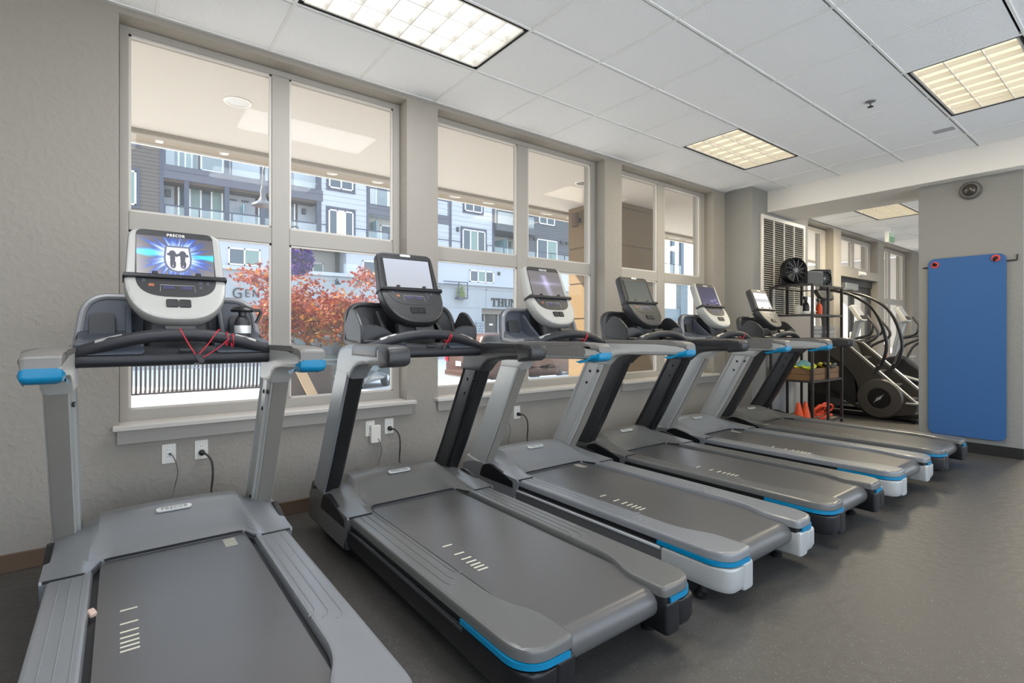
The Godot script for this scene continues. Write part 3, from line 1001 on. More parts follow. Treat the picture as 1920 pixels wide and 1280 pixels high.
	for s in [-1.0, 1.0]:
		put("foot", cached("foot", func(g): g.lathe([[0.004, 0.0], [0.032, 0.0], [0.034, 0.018], [0.02, 0.03], [0.016, 0.1]], Transform3D(), 14)), M.black, t, Vector3(s * 0.36, 0, 2.3))
		put("foot", cached("foot", func(g): pass), M.black, t, Vector3(s * 0.36, 0, 0.5))
	# handlebar and dash
	var bar := put("handlebar", cached("hbar", func(g):
		g.tube(bend([Vector3(-0.4, 1.125, 1.02), Vector3(-0.35, 1.142, 1.035), Vector3(-0.24, 1.182, 1.06), Vector3(-0.12, 1.208, 1.075), Vector3(0, 1.216, 1.08), Vector3(0.12, 1.208, 1.075), Vector3(0.24, 1.182, 1.06), Vector3(0.35, 1.142, 1.035), Vector3(0.4, 1.125, 1.02)], 3), 0.027, 12)), M.rubber, t)
	for s in [-1.0, 1.0]:
		put("pulse_plate", cached("pulse%d" % s, func(g):
			g.tube(bend([Vector3(s * 0.2, 1.193, 1.066), Vector3(s * 0.24, 1.182, 1.06), Vector3(s * 0.285, 1.168, 1.052)], 3), 0.022, 12)), M.pulse, bar, Vector3(0, 0.0064, 0.0))
	put("dash", cached("dash", func(g):
		g.prism(rpoly([Vector2(0.9, 1.16), Vector2(0.89, 1.115), Vector2(0.94, 1.085), Vector2(1.04, 1.083), Vector2(1.065, 1.1), Vector2(1.062, 1.13), Vector2(1.02, 1.168)], 0.025, 4), along_x(), -0.362, 0.362, 0.012)), M.rubber, t)
	for s in [-1.0, 1.0]:
		put("storage_well", cached("well%d" % s, func(g):
			g.prism(rrect(0.2, 0.04, 0.018, 5), Transform3D(turned(0, -28), Vector3(s * 0.23, 1.148, 1.045)), 0.0, 0.012, 0.005)), M.slate, t)
	put("dash_tongue", cached("tongue", func(g): g.prism(rrect(0.06, 0.016, 0.006, 3), Transform3D(turned(0, -20), Vector3(0.02, 1.15, 1.05)), 0.0, 0.012, 0.004)), M.char, t)
	put("console_neck", cached("neck", func(g):
		g.loft([g.ring(rrect(0.27, 0.2, 0.04), along_y(), 0.0), g.ring(rrect(0.24, 0.17, 0.04, 5, Vector2(0, -0.04)), along_y(), 0.24)])), M.black, t, Vector3(0, 1.13, 0.85))
	put("jack_panel", cached("jack", func(g): g.prism(rpoly([Vector2(-0.06, 0.014), Vector2(0.06, 0.014), Vector2(0.05, -0.014), Vector2(-0.05, -0.014)], 0.006, 3), Transform3D(turned(0, -25), Vector3(0, 1.243, 1.02)), -0.03, 0.0, 0.003)), M.char, t)
	# trays left and right of the console
	put("tray_back", cached("trayback", func(g):
		var p := rpoly([Vector2(-0.37, 0.0), Vector2(0.37, 0.0), Vector2(0.345, 0.235), Vector2(-0.345, 0.235)], [0.02, 0.02, 0.1, 0.1], 8)
		g.prism(p, Transform3D(turned(0, -14), Vector3(0, 1.18, 0.76)), -0.045, 0.0, 0.012)), M.slate if silver else M.char, t)
	for s in [-1.0, 1.0]:
		put("tray_rim", cached("trayrim%d" % s, func(g):
			var pts := []
			for p in rpoly([Vector2(s * 0.13, 0.215), Vector2(s * 0.335, 0.22), Vector2(s * 0.362, 0.0)], [0.0, 0.1, 0.0], 8):
				pts.append(Transform3D(turned(0, -14), Vector3(0, 1.18, 0.76)) * Vector3(p.x, p.y, 0.0))
			pts.append(Vector3(s * 0.368, 1.165, 0.9)); pts.append(Vector3(s * 0.352, 1.17, 0.985))
			g.tube(pts, 0.015, 8)), M.grey if silver else M.char, t)
		put("cup_tray", cached("cup%d" % s, func(g):
			g.prism(rpoly([Vector2(0.72, 1.16), Vector2(1.0, 1.145), Vector2(1.01, 1.185), Vector2(0.93, 1.196), Vector2(0.82, 1.2), Vector2(0.752, 1.235), Vector2(0.72, 1.235)], [0.0, 0.01, 0.02, 0.03, 0.05, 0.01, 0.0], 5), along_x(), s * 0.13, s * 0.362, 0.01)), M.slate if silver else M.black, t)
		put("bottle_wall", cached("bwall%d" % s, func(g):
			g.prism(rpoly([Vector2(0.74, 1.18), Vector2(0.97, 1.17), Vector2(0.9, 1.225), Vector2(0.82, 1.29), Vector2(0.75, 1.36)], [0.0, 0.02, 0.06, 0.06, 0.02], 5), along_x(), s * 0.17, s * 0.192, 0.006)), M.slate if silver else M.char, t)
		if not silver:
			put("tray_lip", cached("lip%d" % s, func(g):
				g.prism(rpoly([Vector2(s * 0.1, 1.16), Vector2(s * 0.362, 1.16), Vector2(s * 0.375, 1.255), Vector2(s * 0.31, 1.272), Vector2(s * 0.235, 1.258), Vector2(s * 0.15, 1.19)], [0.01, 0.03, 0.03, 0.05, 0.05, 0.04], 5), along_z(), 0.965, 0.993, 0.008)), M.black, t)
			put("tray_side", cached("tside%d" % s, func(g):
				g.prism(rpoly([Vector2(0.72, 1.25), Vector2(0.82, 1.36), Vector2(0.9, 1.35), Vector2(1.0, 1.25), Vector2(0.99, 1.165), Vector2(0.74, 1.165)], [0.02, 0.03, 0.08, 0.03, 0.02, 0.02], 5), along_x(), s * 0.352, s * 0.37, 0.006)), M.char, t)
		put("bottle_pocket", cached("bpock%d" % s, func(g): g.prism(rrect(0.095, 0.13, 0.025, 5), Transform3D(turned(0, -14), Vector3(s * 0.275, 1.25, 0.764)), -0.01, 0.006, 0.003)), M.char, t)
	# console
	var sf := screen_frame()
	var cf := control_frame()
	var shell: Material = M.shell if silver else M.char
	var head := put("screen_housing", cached("head" + st, func(g):
		g.prism(rpoly([Vector2(-0.197, -0.005), Vector2(0.197, -0.005), Vector2(0.182, 0.25), Vector2(-0.182, 0.25)], [0.004, 0.004, 0.045, 0.045], 6), sf, -0.058, 0.006, 0.014)), shell, t)
	if silver:
		put("screen_bezel", cached("bezel", func(g):
			g.prism(rpoly([Vector2(-0.16, 0.0), Vector2(0.16, 0.0), Vector2(0.154, 0.246), Vector2(-0.154, 0.246)], [0.0, 0.0, 0.03, 0.03], 5), sf, 0.0, 0.0085, 0.003)), M.char, head)
		words("PRECOR", 0.014, M.white, head, sf * Transform3D(Basis(), Vector3(0, 0.2235, 0.0085)), "lettering", false, true, 0.001)
	else:
		put("screen_bezel", cached("bezeld", func(g): g.prism(rrect(0.33, 0.21, 0.012, 4, Vector2(0, 0.108)), sf, 0.0, 0.0085, 0.003)), M.black, head)
		put("name_badge", cached("badge", func(g): g.prism(rrect(0.07, 0.016, 0.0075, 4, Vector2(0.0, 0.2305)), sf, 0.0, 0.009, 0.002)), M.plate, head)
	var sm := mat(Color(0.03, 0.03, 0.03), 0.16)
	sm.emission_enabled = true
	sm.emission = Color.WHITE
	sm.emission_operator = BaseMaterial3D.EMISSION_OP_MULTIPLY
	sm.emission_texture = screen_image(kind)
	sm.emission_energy_multiplier = [1.05, 0.95, 0.75, 0.6, 0.7, 0.95][kind]
	var sc := put("screen", screen_quad(0.306 if silver else 0.3, 0.2 if silver else 0.186), sm, head)
	sc.transform = sf * Transform3D(Basis(), Vector3(0, 0.012 if silver else 0.016, 0.0092))
	put("reading_ledge", cached("ledge", func(g):
		g.prism(rpoly([Vector2(-0.205, -0.012), Vector2(0.205, -0.012), Vector2(0.2, 0.008), Vector2(-0.2, 0.008)], 0.004, 2), sf, -0.05, 0.03, 0.005)
		for s in [-1, 1]:
			g.box(sf * Vector3(s * 0.085, 0.014, 0.018), Vector3(0.022, 0.02, 0.012), 0.003)), M.black, head)
	var ctl := put("control_housing", cached("ctl", func(g): g.prism(bowl(0.2, 0.245), cf, -0.085, 0.012, 0.016, 0.05)), shell, t)
	put("control_panel", cached("ctlp", func(g): g.prism(bowl(0.158, 0.12, 20, 0.6, 0.8), cf, 0.0, 0.0135, 0.001)), M.char, ctl)
	for s in [-1, 1]:
		put("readout", cached("readout", func(g): g.box(Vector3.ZERO, Vector3(0.042, 0.017, 0.002))), M.display, ctl, Vector3.ZERO)
		ctl.get_child(ctl.get_child_count() - 1).transform = cf * Transform3D(Basis(), Vector3(s * 0.034, -0.066, 0.0138))
		put("rocker_key", cached("rocker", func(g): g.prism(rrect(0.047, 0.042, 0.007, 3), Transform3D(), -0.004, 0.009, 0.004)), M.black, ctl)
		ctl.get_child(ctl.get_child_count() - 1).transform = cf * Transform3D(turned(0, 8), Vector3(s * 0.0245, -0.158, 0.011))
	for k in 5:
		put("keypad", cached("key%d" % mini(k, 1), func(g): g.prism(rrect(0.022, 0.016, 0.004, 2) if k == 0 else rrect(0.013, 0.022, 0.004, 2), Transform3D(), 0.0, 0.002)), mat(c8(150, 92, 60), 0.5) if k == 0 else M.slate, ctl)
		ctl.get_child(ctl.get_child_count() - 1).transform = cf * Transform3D(Basis(), [Vector3(-0.1, -0.055, 0.0128), Vector3(0.092, -0.035, 0.0128), Vector3(0.092, -0.062, 0.0128), Vector3(0.122, -0.035, 0.0128), Vector3(-0.128, -0.03, 0.0128)][k])
	put("panel_line", cached("pline", func(g):
		g.tube([cf * Vector3(-0.068, -0.09, 0.0138), cf * Vector3(-0.066, -0.052, 0.0138), cf * Vector3(0.066, -0.052, 0.0138), cf * Vector3(0.068, -0.09, 0.0138)], 0.0008, 4)), M.plate, ctl)
	return t

func lanyard(cx: float, big: bool, label: String) -> void:
	var t := thing("safety_lanyard", label, "lanyard", Vector3(cx, 1.2, 1.1), 0, "red safety key lanyards on the handlebars")
	var g := Geo.new()
	if big:
		g.tube(bend([Vector3(-0.012, 0.042, -0.02), Vector3(-0.008, 0.03, 0.008), Vector3(0.015, -0.02, 0.02), Vector3(0.045, -0.075, 0.025)]), 0.0024, 6)
		g.tube(bend([Vector3(0.05, -0.07, 0.025), Vector3(0.09, -0.02, 0.02), Vector3(0.125, 0.034, 0.008), Vector3(0.14, 0.034, -0.02)]), 0.0024, 6)
		g.tube(bend([Vector3(0.06, -0.085, 0.025), Vector3(0.12, -0.045, 0.02), Vector3(0.17, 0.0, 0.01)]), 0.0018, 6)
		for k in 2:
			var o := []
			for i in 14:
				var a := TAU * i / 14
				o.append(Vector3(0.165 + 0.022 * k, -0.003 - 0.007 * k, -0.03) + Vector3(0, cos(a), sin(a)) * 0.0305)
			g.tube(o, 0.0022, 6, true)
		put("cord", g, M.red, t)
		put("clip", cached("clip", func(h): h.prism(rrect(0.022, 0.044, 0.008, 3), Transform3D(turned(0, 0, 40), Vector3(0.055, -0.085, 0.025)), -0.006, 0.008, 0.003)), M.black, t)
		put("clip_ring", cached("clipring", func(h):
			var o := []
			for i in 12:
				var a := TAU * i / 12
				o.append(Vector3(0.045 + cos(a) * 0.012, -0.115 + sin(a) * 0.012, 0.025))
			h.tube(o, 0.0014, 5, true)), M.chrome, t)
	else:
		for k in 3:
			var o := []
			for i in 14:
				var a := TAU * i / 14
				o.append(Vector3(0.11 + 0.009 * k, 0.004 - 0.003 * k, -0.03) + Vector3(0.012 * sin(a + k), cos(a) * 0.031, sin(a) * 0.031))
			g.tube(o, 0.0024, 6, true)
		g.tube(bend([Vector3(0.08, -0.045, 0.0), Vector3(0.095, -0.02, 0.008), Vector3(0.115, 0.02, 0.01)]), 0.002, 6)
		put("cord", g, M.red, t)
		put("clip", cached("clip2", func(h): h.prism(rrect(0.016, 0.03, 0.005, 3), Transform3D(turned(0, 0, -30), Vector3(0.075, -0.06, 0.0)), -0.005, 0.006, 0.002)), M.black, t)


# ---------- the far corner and the next room
func mat_wall() -> void:
	var xw := 6.9
	var r := thing("hook_rail", "thin dark rail with upturned end fixed to the grey wall behind the blue mat", "hook rail", Vector3(xw, 1.93, 2.31))
	put("rail", cached("hookrail", func(g):
		g.tube([Vector3(-0.012, -0.01, -0.34), Vector3(-0.012, 0.0, 0.39)], 0.006, 8)
		g.tube([Vector3(-0.012, 0.0, 0.39), Vector3(-0.012, 0.055, 0.395)], 0.006, 8)), M.iron, r)
	for z in [-0.235, 0.235]:
		put("peg", cached("peg", func(g): g.tube([Vector3(-0.01, 0, 0), Vector3(-0.06, 0.0, 0), Vector3(-0.075, 0.02, 0)], 0.009, 8)), M.black, r, Vector3(0, 0.008, z))
	var m := thing("exercise_mat", "tall blue foam exercise mat hanging from two pegs on the grey wall", "exercise mat", Vector3(xw - 0.03, 0.15, 2.325))
	put("foam", cached("foam", func(g): g.prism(rrect(0.61, 1.85, 0.06, 8, Vector2(0, 0.93)), Transform3D(Basis(Vector3(0, 0, 1), Vector3(0, 1, 0), Vector3(1, 0, 0)), Vector3.ZERO), -0.007, 0.007, 0.004)), M.mat_blue, m)
	for z in [-0.245, 0.23]:
		put("eyelet", cached("eyelet", func(g):
			var o := []
			for i in 16:
				o.append(Vector3(-0.008, cos(TAU * i / 16) * 0.026, sin(TAU * i / 16) * 0.026))
			g.tube(o, 0.009, 8, true)), mat(c8(214, 72, 66), 0.5), m, Vector3(0, 1.79 + (0.02 if z > 0 else 0.0), z))
		put("eyelet_hole", cached("eyehole", func(g): g.lathe([[0.001, -0.001], [0.02, -0.001], [0.02, 0.001], [0.001, 0.001]], Transform3D(turned(0, 0, 90), Vector3(-0.008, 0, 0)), 12)), M.black, m, Vector3(0, 1.79 + (0.02 if z > 0 else 0.0), z))
	var d := thing("dome_camera", "grey dome camera on the grey wall above the blue mat", "security camera", Vector3(xw, 2.675, 2.36))
	put("base_ring", cached("camring", func(g): g.lathe([[0.01, 0.0], [0.092, 0.0], [0.09, 0.02], [0.075, 0.04], [0.06, 0.042]], Transform3D(turned(0, 0, 90), Vector3.ZERO), 26)), mat(c8(98, 96, 92), 0.35), d)
	put("dome", cached("camdome", func(g): g.ball(Vector3(-0.036, 0, 0), Vector3(0.05, 0.062, 0.062), 20)), mat(c8(74, 70, 66), 0.12, 0.3), d)
	var s := thing("sprinkler", "small fire sprinkler head hanging from a ceiling tile near the right light", "sprinkler", Vector3(4.762, CEIL, 2.151))
	put("escutcheon", cached("spr1", func(g): g.lathe([[0.005, 0.004], [0.038, 0.004], [0.036, -0.004], [0.018, -0.01], [0.008, -0.012]], Transform3D(), 18)), M.steel, s)
	put("frame_arms", cached("spr2", func(g):
		g.tube([Vector3(-0.014, -0.008, 0), Vector3(-0.012, -0.03, 0), Vector3(0, -0.042, 0)], 0.0025, 6)
		g.tube([Vector3(0.014, -0.008, 0), Vector3(0.012, -0.03, 0), Vector3(0, -0.042, 0)], 0.0025, 6)), M.iron, s)
	put("deflector", cached("spr3", func(g): g.lathe([[0.001, -0.042], [0.022, -0.043], [0.022, -0.045], [0.001, -0.046]], Transform3D(), 14)), M.iron, s)

func louvre() -> void:
	var t := thing("return_air_grille", "tall cream louvred air grille with four columns of slats on the dark grey pier", "air grille", Vector3(6.55, 1.3, 0.372))
	var w := 1.26
	var h := 1.455
	var g := Geo.new()
	g.span(Vector3(0, 0, 0), Vector3(0.05, h, 0.022), 0.003); g.span(Vector3(w - 0.05, 0, 0), Vector3(w, h, 0.022), 0.003)
	g.span(Vector3(0.05, 0, 0), Vector3(w - 0.05, 0.05, 0.022), 0.003); g.span(Vector3(0.05, h - 0.05, 0), Vector3(w - 0.05, h, 0.022), 0.003)
	var cream := mat(c8(228, 222, 212), 0.5)
	put("frame", g, cream, t)
	put("backing", spanned(Vector3(0.03, 0.03, -0.003), Vector3(w - 0.03, h - 0.03, 0.001)), mat(c8(52, 46, 38), 0.8), t)
	for k in 3:
		put("divider", cached("divider", func(gg): gg.span(Vector3(-0.006, 0.05, 0.002), Vector3(0.006, h - 0.05, 0.02))), cream, t, Vector3(0.05 + (w - 0.1) * (k + 1) / 4.0, 0, 0))
	for i in 48:
		put("slat", cached("slat", func(gg): gg.box(Vector3(w / 2, 0, 0.01), Vector3(w - 0.1, 0.0035, 0.019), 0.0, turned(0, 32))), cream, t, Vector3(0, 0.062 + i * 0.0282, 0))

func shelf_unit() -> void:
	var x0 := 6.69
	var x1 := 7.58
	var xm := 7.15
	var z0 := 0.44
	var z1 := 0.94
	var t := thing("shelf_rack", "black iron shelf rack with glass top between the last treadmill and the air grille", "shelf rack", Vector3(x0, 0, z0))
	for x in [0.0, xm - x0, x1 - x0]:
		for z in [0.0, z1 - z0]:
			put("post", cached("spost", func(g): g.span(Vector3(-0.014, 0, -0.014), Vector3(0.014, 1.82, 0.014), 0.002)), M.iron, t, Vector3(x, 0, z))
	var n := 0
	for y in [0.1, 0.62, 1.04, 1.44, 1.81]:
		var g := Geo.new()
		for z in [0.0, z1 - z0]:
			g.span(Vector3(0, y - 0.012, z - 0.012), Vector3(x1 - x0, y + 0.012, z + 0.012))
		for x in [0.0, x1 - x0]:
			g.span(Vector3(x - 0.012, y - 0.012, 0), Vector3(x + 0.012, y + 0.012, z1 - z0))
		put("shelf_frame", g, M.iron, t)
		put("shelf_board", spanned(Vector3(0.012, y - 0.006, 0.012), Vector3(x1 - x0 - 0.012, y + 0.008, z1 - z0 - 0.012)), glass(c8(150, 160, 160), 0.35) if n == 4 else (mat(c8(122, 118, 112), 0.4) if n == 0 else M.iron), t)
		n += 1
	put("side_panel", spanned(Vector3(-0.006, 1.05, 0.014), Vector3(0.0, 1.43, z1 - z0 - 0.014)), mat(c8(150, 144, 138), 0.6), t)
	put("back_panel", spanned(Vector3(0.0, 1.05, 0.0), Vector3(x1 - x0, 1.43, 0.008)), mat(c8(58, 44, 36), 0.6), t)
	# on top
	var f := thing("drum_fan", "round black fan with wire grille on top of the rack, left of the box", "fan", Vector3(6.86, 1.82, 0.66), deg_to_rad(-28))
	fan_face(f, 0.165, 0.2)
	put("stand", cached("fanstand", func(g):
		g.prism(rpoly([Vector2(-0.18, 0), Vector2(0.18, 0), Vector2(0.15, 0.17), Vector2(-0.15, 0.17)], 0.03, 4), Transform3D(Basis(), Vector3.ZERO), -0.09, -0.05, 0.01)
		g.span(Vector3(-0.18, 0, -0.1), Vector3(0.18, 0.025, 0.09), 0.01)), M.black, f)
	var b := thing("storage_box", "plain dark grey box on top of the rack between two fans", "box", Vector3(7.2, 1.82, 0.7), deg_to_rad(-20))
	put("carton", cached("sbox", func(g): g.span(Vector3(-0.13, 0, -0.09), Vector3(0.13, 0.2, 0.09), 0.006)), mat(c8(84, 84, 86), 0.6), b)
	put("lid", cached("sboxlid", func(g): g.span(Vector3(-0.132, 0.17, -0.092), Vector3(0.132, 0.203, 0.092), 0.006)), mat(c8(92, 92, 94), 0.55), b)
	var f2 := thing("box_fan", "square black fan on top of the rack, right of the box", "fan", Vector3(7.46, 1.82, 0.76), deg_to_rad(-35))
	put("case", cached("fancase", func(g): g.prism(rpoly([Vector2(-0.14, 0), Vector2(0.14, 0), Vector2(0.12, 0.25), Vector2(-0.13, 0.25)], 0.02, 4), Transform3D(), -0.12, 0.0, 0.015)), M.black, f2)
	fan_face(f2, 0.1, 0.125)
	# middle shelf
	bottle("spray_bottle", "amber orange spray bottle with black trigger on the rack's upper shelf", Vector3(7.44, 1.45, 0.72), M.orange, 1.0)
	bottle("spray_bottle", "black spray bottle on the rack's upper shelf beside the amber one", Vector3(7.28, 1.45, 0.62), M.black, 1.15)
	var w := thing("wipe_tub", "small clear plastic tub standing at the left end of the rack's upper shelf", "tub", Vector3(6.86, 1.45, 0.7))
	put("tub", cached("tub", func(g): g.lathe([[0.002, 0.0], [0.05, 0.0], [0.055, 0.11], [0.05, 0.115], [0.045, 0.01], [0.002, 0.01]], Transform3D(), 16)), mat(c8(176, 172, 160), 0.3), w)
	var pl := thing("paper_stack", "loose white paper stack lying on the rack's upper shelf", "papers", Vector3(7.05, 1.45, 0.74))
	put("sheets", cached("papers", func(g):
		for k in 6:
			g.box(Vector3(0.004 * (k % 3), 0.004 + k * 0.008, 0.003 * (k % 2)), Vector3(0.2, 0.007, 0.15), 0.0, turned(k * 7.0))), M.white, pl)
	# stacked foam blocks
	for c in 2:
		for k in 5:
			var bl := thing("foam_block", "%s of the %s grey foam block stack, %s" % [["lowest block", "second block up", "third block up", "fourth block up", "top block"][k], ["wider", "narrower"][c], ["left of the middle post", "right of the middle post"][c]], "foam block", Vector3(6.92 if c == 0 else 7.37, 1.049 + k * 0.052, 0.72), deg_to_rad(2.0 * (k % 3 - 1)), "grey foam blocks stacked on the rack")
			put("block", cached("block%d" % c, func(g): g.span(Vector3(-0.18 + c * 0.05, 0, -0.17), Vector3(0.18 - c * 0.05, 0.05, 0.17), 0.006)), mat([c8(150, 148, 146), c8(138, 136, 135)][(k + c) % 2], 0.8), bl)
	# crate with bands
	var cr := thing("wooden_crate", "rusty brown wooden crate full of straps on the rack's lower shelf", "crate", Vector3(7.135, 0.63, 0.69))
	var rust := mat(c8(112, 82, 50), 0.7)
	for s in [-1, 1]:
		for k in 2:
			put("long_board", cached("cboard", func(g): g.span(Vector3(-0.42, 0, -0.008), Vector3(0.42, 0.072, 0.008), 0.002)), rust, cr, Vector3(0, k * 0.076, s * 0.22))
			put("end_board", cached("cend", func(g): g.span(Vector3(-0.008, 0, -0.21), Vector3(0.008, 0.072, 0.21), 0.002)), rust, cr, Vector3(s * 0.412, k * 0.076, 0))
	put("bottom_board", cached("cbot", func(g): g.span(Vector3(-0.41, 0.0, -0.21), Vector3(0.41, 0.012, 0.21))), rust, cr)
	var r := RandomNumberGenerator.new()
	r.seed = 12
	var cols := [c8(226, 214, 30), c8(214, 196, 30), c8(190, 206, 20), c8(228, 206, 24), c8(30, 30, 30)]
	for k in 5:
		var y := thing("resistance_band", ["yellow strap coil at the left of the crate", "yellow strap coil in the middle of the crate", "lime flat band draped at the crate's left rim", "yellow strap over the crate's right end", "black cable bundle on the straps at the crate's right end"][k], "resistance band", Vector3([6.86, 7.1, 6.8, 7.4, 7.36][k], 0.79, [0.72, 0.72, 0.86, 0.8, 0.88][k]), 0, "straps and bands in the crate")
		var pts := []
		for i in 26:
			var a := TAU * i / 13.0
			pts.append(Vector3(cos(a) * (0.1 + 0.02 * sin(i * 1.7)), 0.012 * sin(i * 0.9) + 0.014 * (i / 13), sin(a) * 0.06))
		var g := Geo.new()
		g.tube(bend(pts, 2), 0.012 if k != 4 else 0.017, 7)
		put("strap", g, mat(cols[k], 0.5), y)
	var tw := thing("towel", "folded teal cloth lying on the straps at the crate's left end", "towel", Vector3(6.84, 0.8, 0.78))
	put("cloth", cached("towel", func(g):
		g.loft([g.ring(rrect(0.2, 0.16, 0.04), along_y(), 0.0), g.ring(rrect(0.18, 0.13, 0.05, 5, Vector2(0.01, 0)), along_y(), 0.035), g.ring(rrect(0.07, 0.06, 0.02, 5, Vector2(-0.02, 0)), along_y(), 0.075)])), mat(c8(104, 150, 152), 0.85), tw)
	# below
	for k in 2:
		var co := thing("traffic_cone", ["left of two small orange cones on the rack's bottom shelf", "right of two small orange cones, ribbed, next to the rack's corner post"][k], "cone", Vector3([6.785, 6.935][k], 0.11, [0.74, 0.76][k]), 0, "small orange training cones")
		put("cone", cached("cone", func(g): g.lathe([[0.07, 0.0], [0.072, 0.008], [0.062, 0.014], [0.022, 0.22], [0.016, 0.232], [0.002, 0.233]], Transform3D(), 20)), M.orange, co)
		if k == 1:
			for i in 5:
				put("rib", cached("conerib%d" % i, func(g): g.lathe([[0.06 - i * 0.008, 0.022 + i * 0.04], [0.063 - i * 0.008, 0.026 + i * 0.04], [0.06 - i * 0.008, 0.03 + i * 0.04]], Transform3D(), 20)), mat(c8(232, 100, 30), 0.5), co)
	for k in 2:
		var rp := thing("resistance_tube", ["orange resistance tube loop lying on the rack's bottom shelf", "orange resistance tube loop on the bottom shelf, right of the middle post"][k], "resistance tube", Vector3([7.14, 7.4][k], 0.112, [0.8, 0.76][k]), 0, "orange resistance tubes")
		var g := Geo.new()
		for q in 2:
			var pts := []
			for i in 14:
				var a := TAU * i / 14
				pts.append(Vector3(cos(a) * (0.115 - 0.025 * q), 0.09 + (0.09 - 0.03 * q) * sin(a) + 0.02 * q, 0.05 * sin(a + q) + 0.06 * q))
			g.tube(pts, 0.013, 8, true)
		put("tube", g, mat(c8(226, 72, 26), 0.45), rp)
		put("handle", cached("rhandle%d" % k, func(gg): gg.tube([Vector3(-0.1, 0.018, 0.08), Vector3(0.1, 0.024, 0.09)], 0.016, 8)), mat(c8(214, 66, 24), 0.5), rp)

func fan_face(parent: Node3D, r: float, y: float) -> void:
	put("fan_ring", cached("fanring%.2f" % r, func(g):
		g.lathe([[r * 0.9, -0.06], [r, -0.06], [r, 0.02], [r * 0.94, 0.035], [r * 0.88, 0.02], [r * 0.9, -0.06]], Transform3D(turned(0, 90), Vector3(0, y, 0)), 30)), M.black, parent)
	put("fan_back", cached("fanback%.2f" % r, func(g): g.lathe([[0.002, -0.055], [r * 0.92, -0.055], [r * 0.92, -0.05], [0.002, -0.05]], Transform3D(turned(0, 90), Vector3(0, y, 0)), 24)), mat(c8(18, 18, 18), 0.6), parent)
	put("fan_hub", cached("fanhub%.2f" % r, func(g): g.lathe([[0.002, 0.034], [r * 0.16, 0.032], [r * 0.2, 0.02], [r * 0.2, 0.0]], Transform3D(turned(0, 90), Vector3(0, y, 0)), 18)), M.steel, parent)
	for k in 3:
		put("fan_blade", cached("fanbl%.2f_%d" % [r, k], func(g):
			g.prism(rpoly([Vector2(r * 0.12, -r * 0.1), Vector2(r * 0.82, -r * 0.34), Vector2(r * 0.84, r * 0.3), Vector2(r * 0.12, r * 0.14)], r * 0.1, 4), Transform3D(turned(0, 0, k * 120.0) * turned(0, 22), Vector3(0, y, -0.02)), -0.003, 0.003)), M.char, parent)
	for k in 4:
		put("grille_ring", cached("fangr%.2f_%d" % [r, k], func(g):
			var o := []
			for i in 24:
				o.append(Vector3(cos(TAU * i / 24), sin(TAU * i / 24), 0) * r * (0.3 + 0.19 * k) + Vector3(0, y, 0.03 - 0.004 * k))
			g.tube(o, 0.0022, 5, true)), M.char, parent)
	for k in 12:
		put("grille_wire", cached("fanw%.2f_%d" % [r, k], func(g):
			var a := TAU * k / 12
			g.tube([Vector3(cos(a) * r * 0.15, y + sin(a) * r * 0.15, 0.032), Vector3(cos(a + 0.25) * r * 0.9, y + sin(a + 0.25) * r * 0.9, 0.02)], 0.002, 5)), M.steel, parent)

func bottle(called: String, label: String, at: Vector3, m: Material, s: float) -> void:
	var t := thing(called, label, "spray bottle", at)
	put("body", cached("bot_%.2f" % s, func(g): g.lathe([[0.002, 0.0], [0.036 * s, 0.001], [0.038 * s, 0.01 * s], [0.038 * s, 0.11 * s], [0.03 * s, 0.14 * s], [0.014 * s, 0.16 * s], [0.013 * s, 0.185 * s], [0.002, 0.186 * s]], Transform3D(), 16)), m, t)
	put("trigger_head", cached("trig_%.2f" % s, func(g):
		g.span(Vector3(-0.05, 0.186, -0.013) * s, Vector3(0.026, 0.222, 0.013) * s, 0.005 * s)
		g.tube([Vector3(-0.03, 0.19, 0) * s, Vector3(-0.036, 0.16, 0) * s, Vector3(-0.03, 0.135, 0) * s], 0.006 * s, 6)), M.black, t)

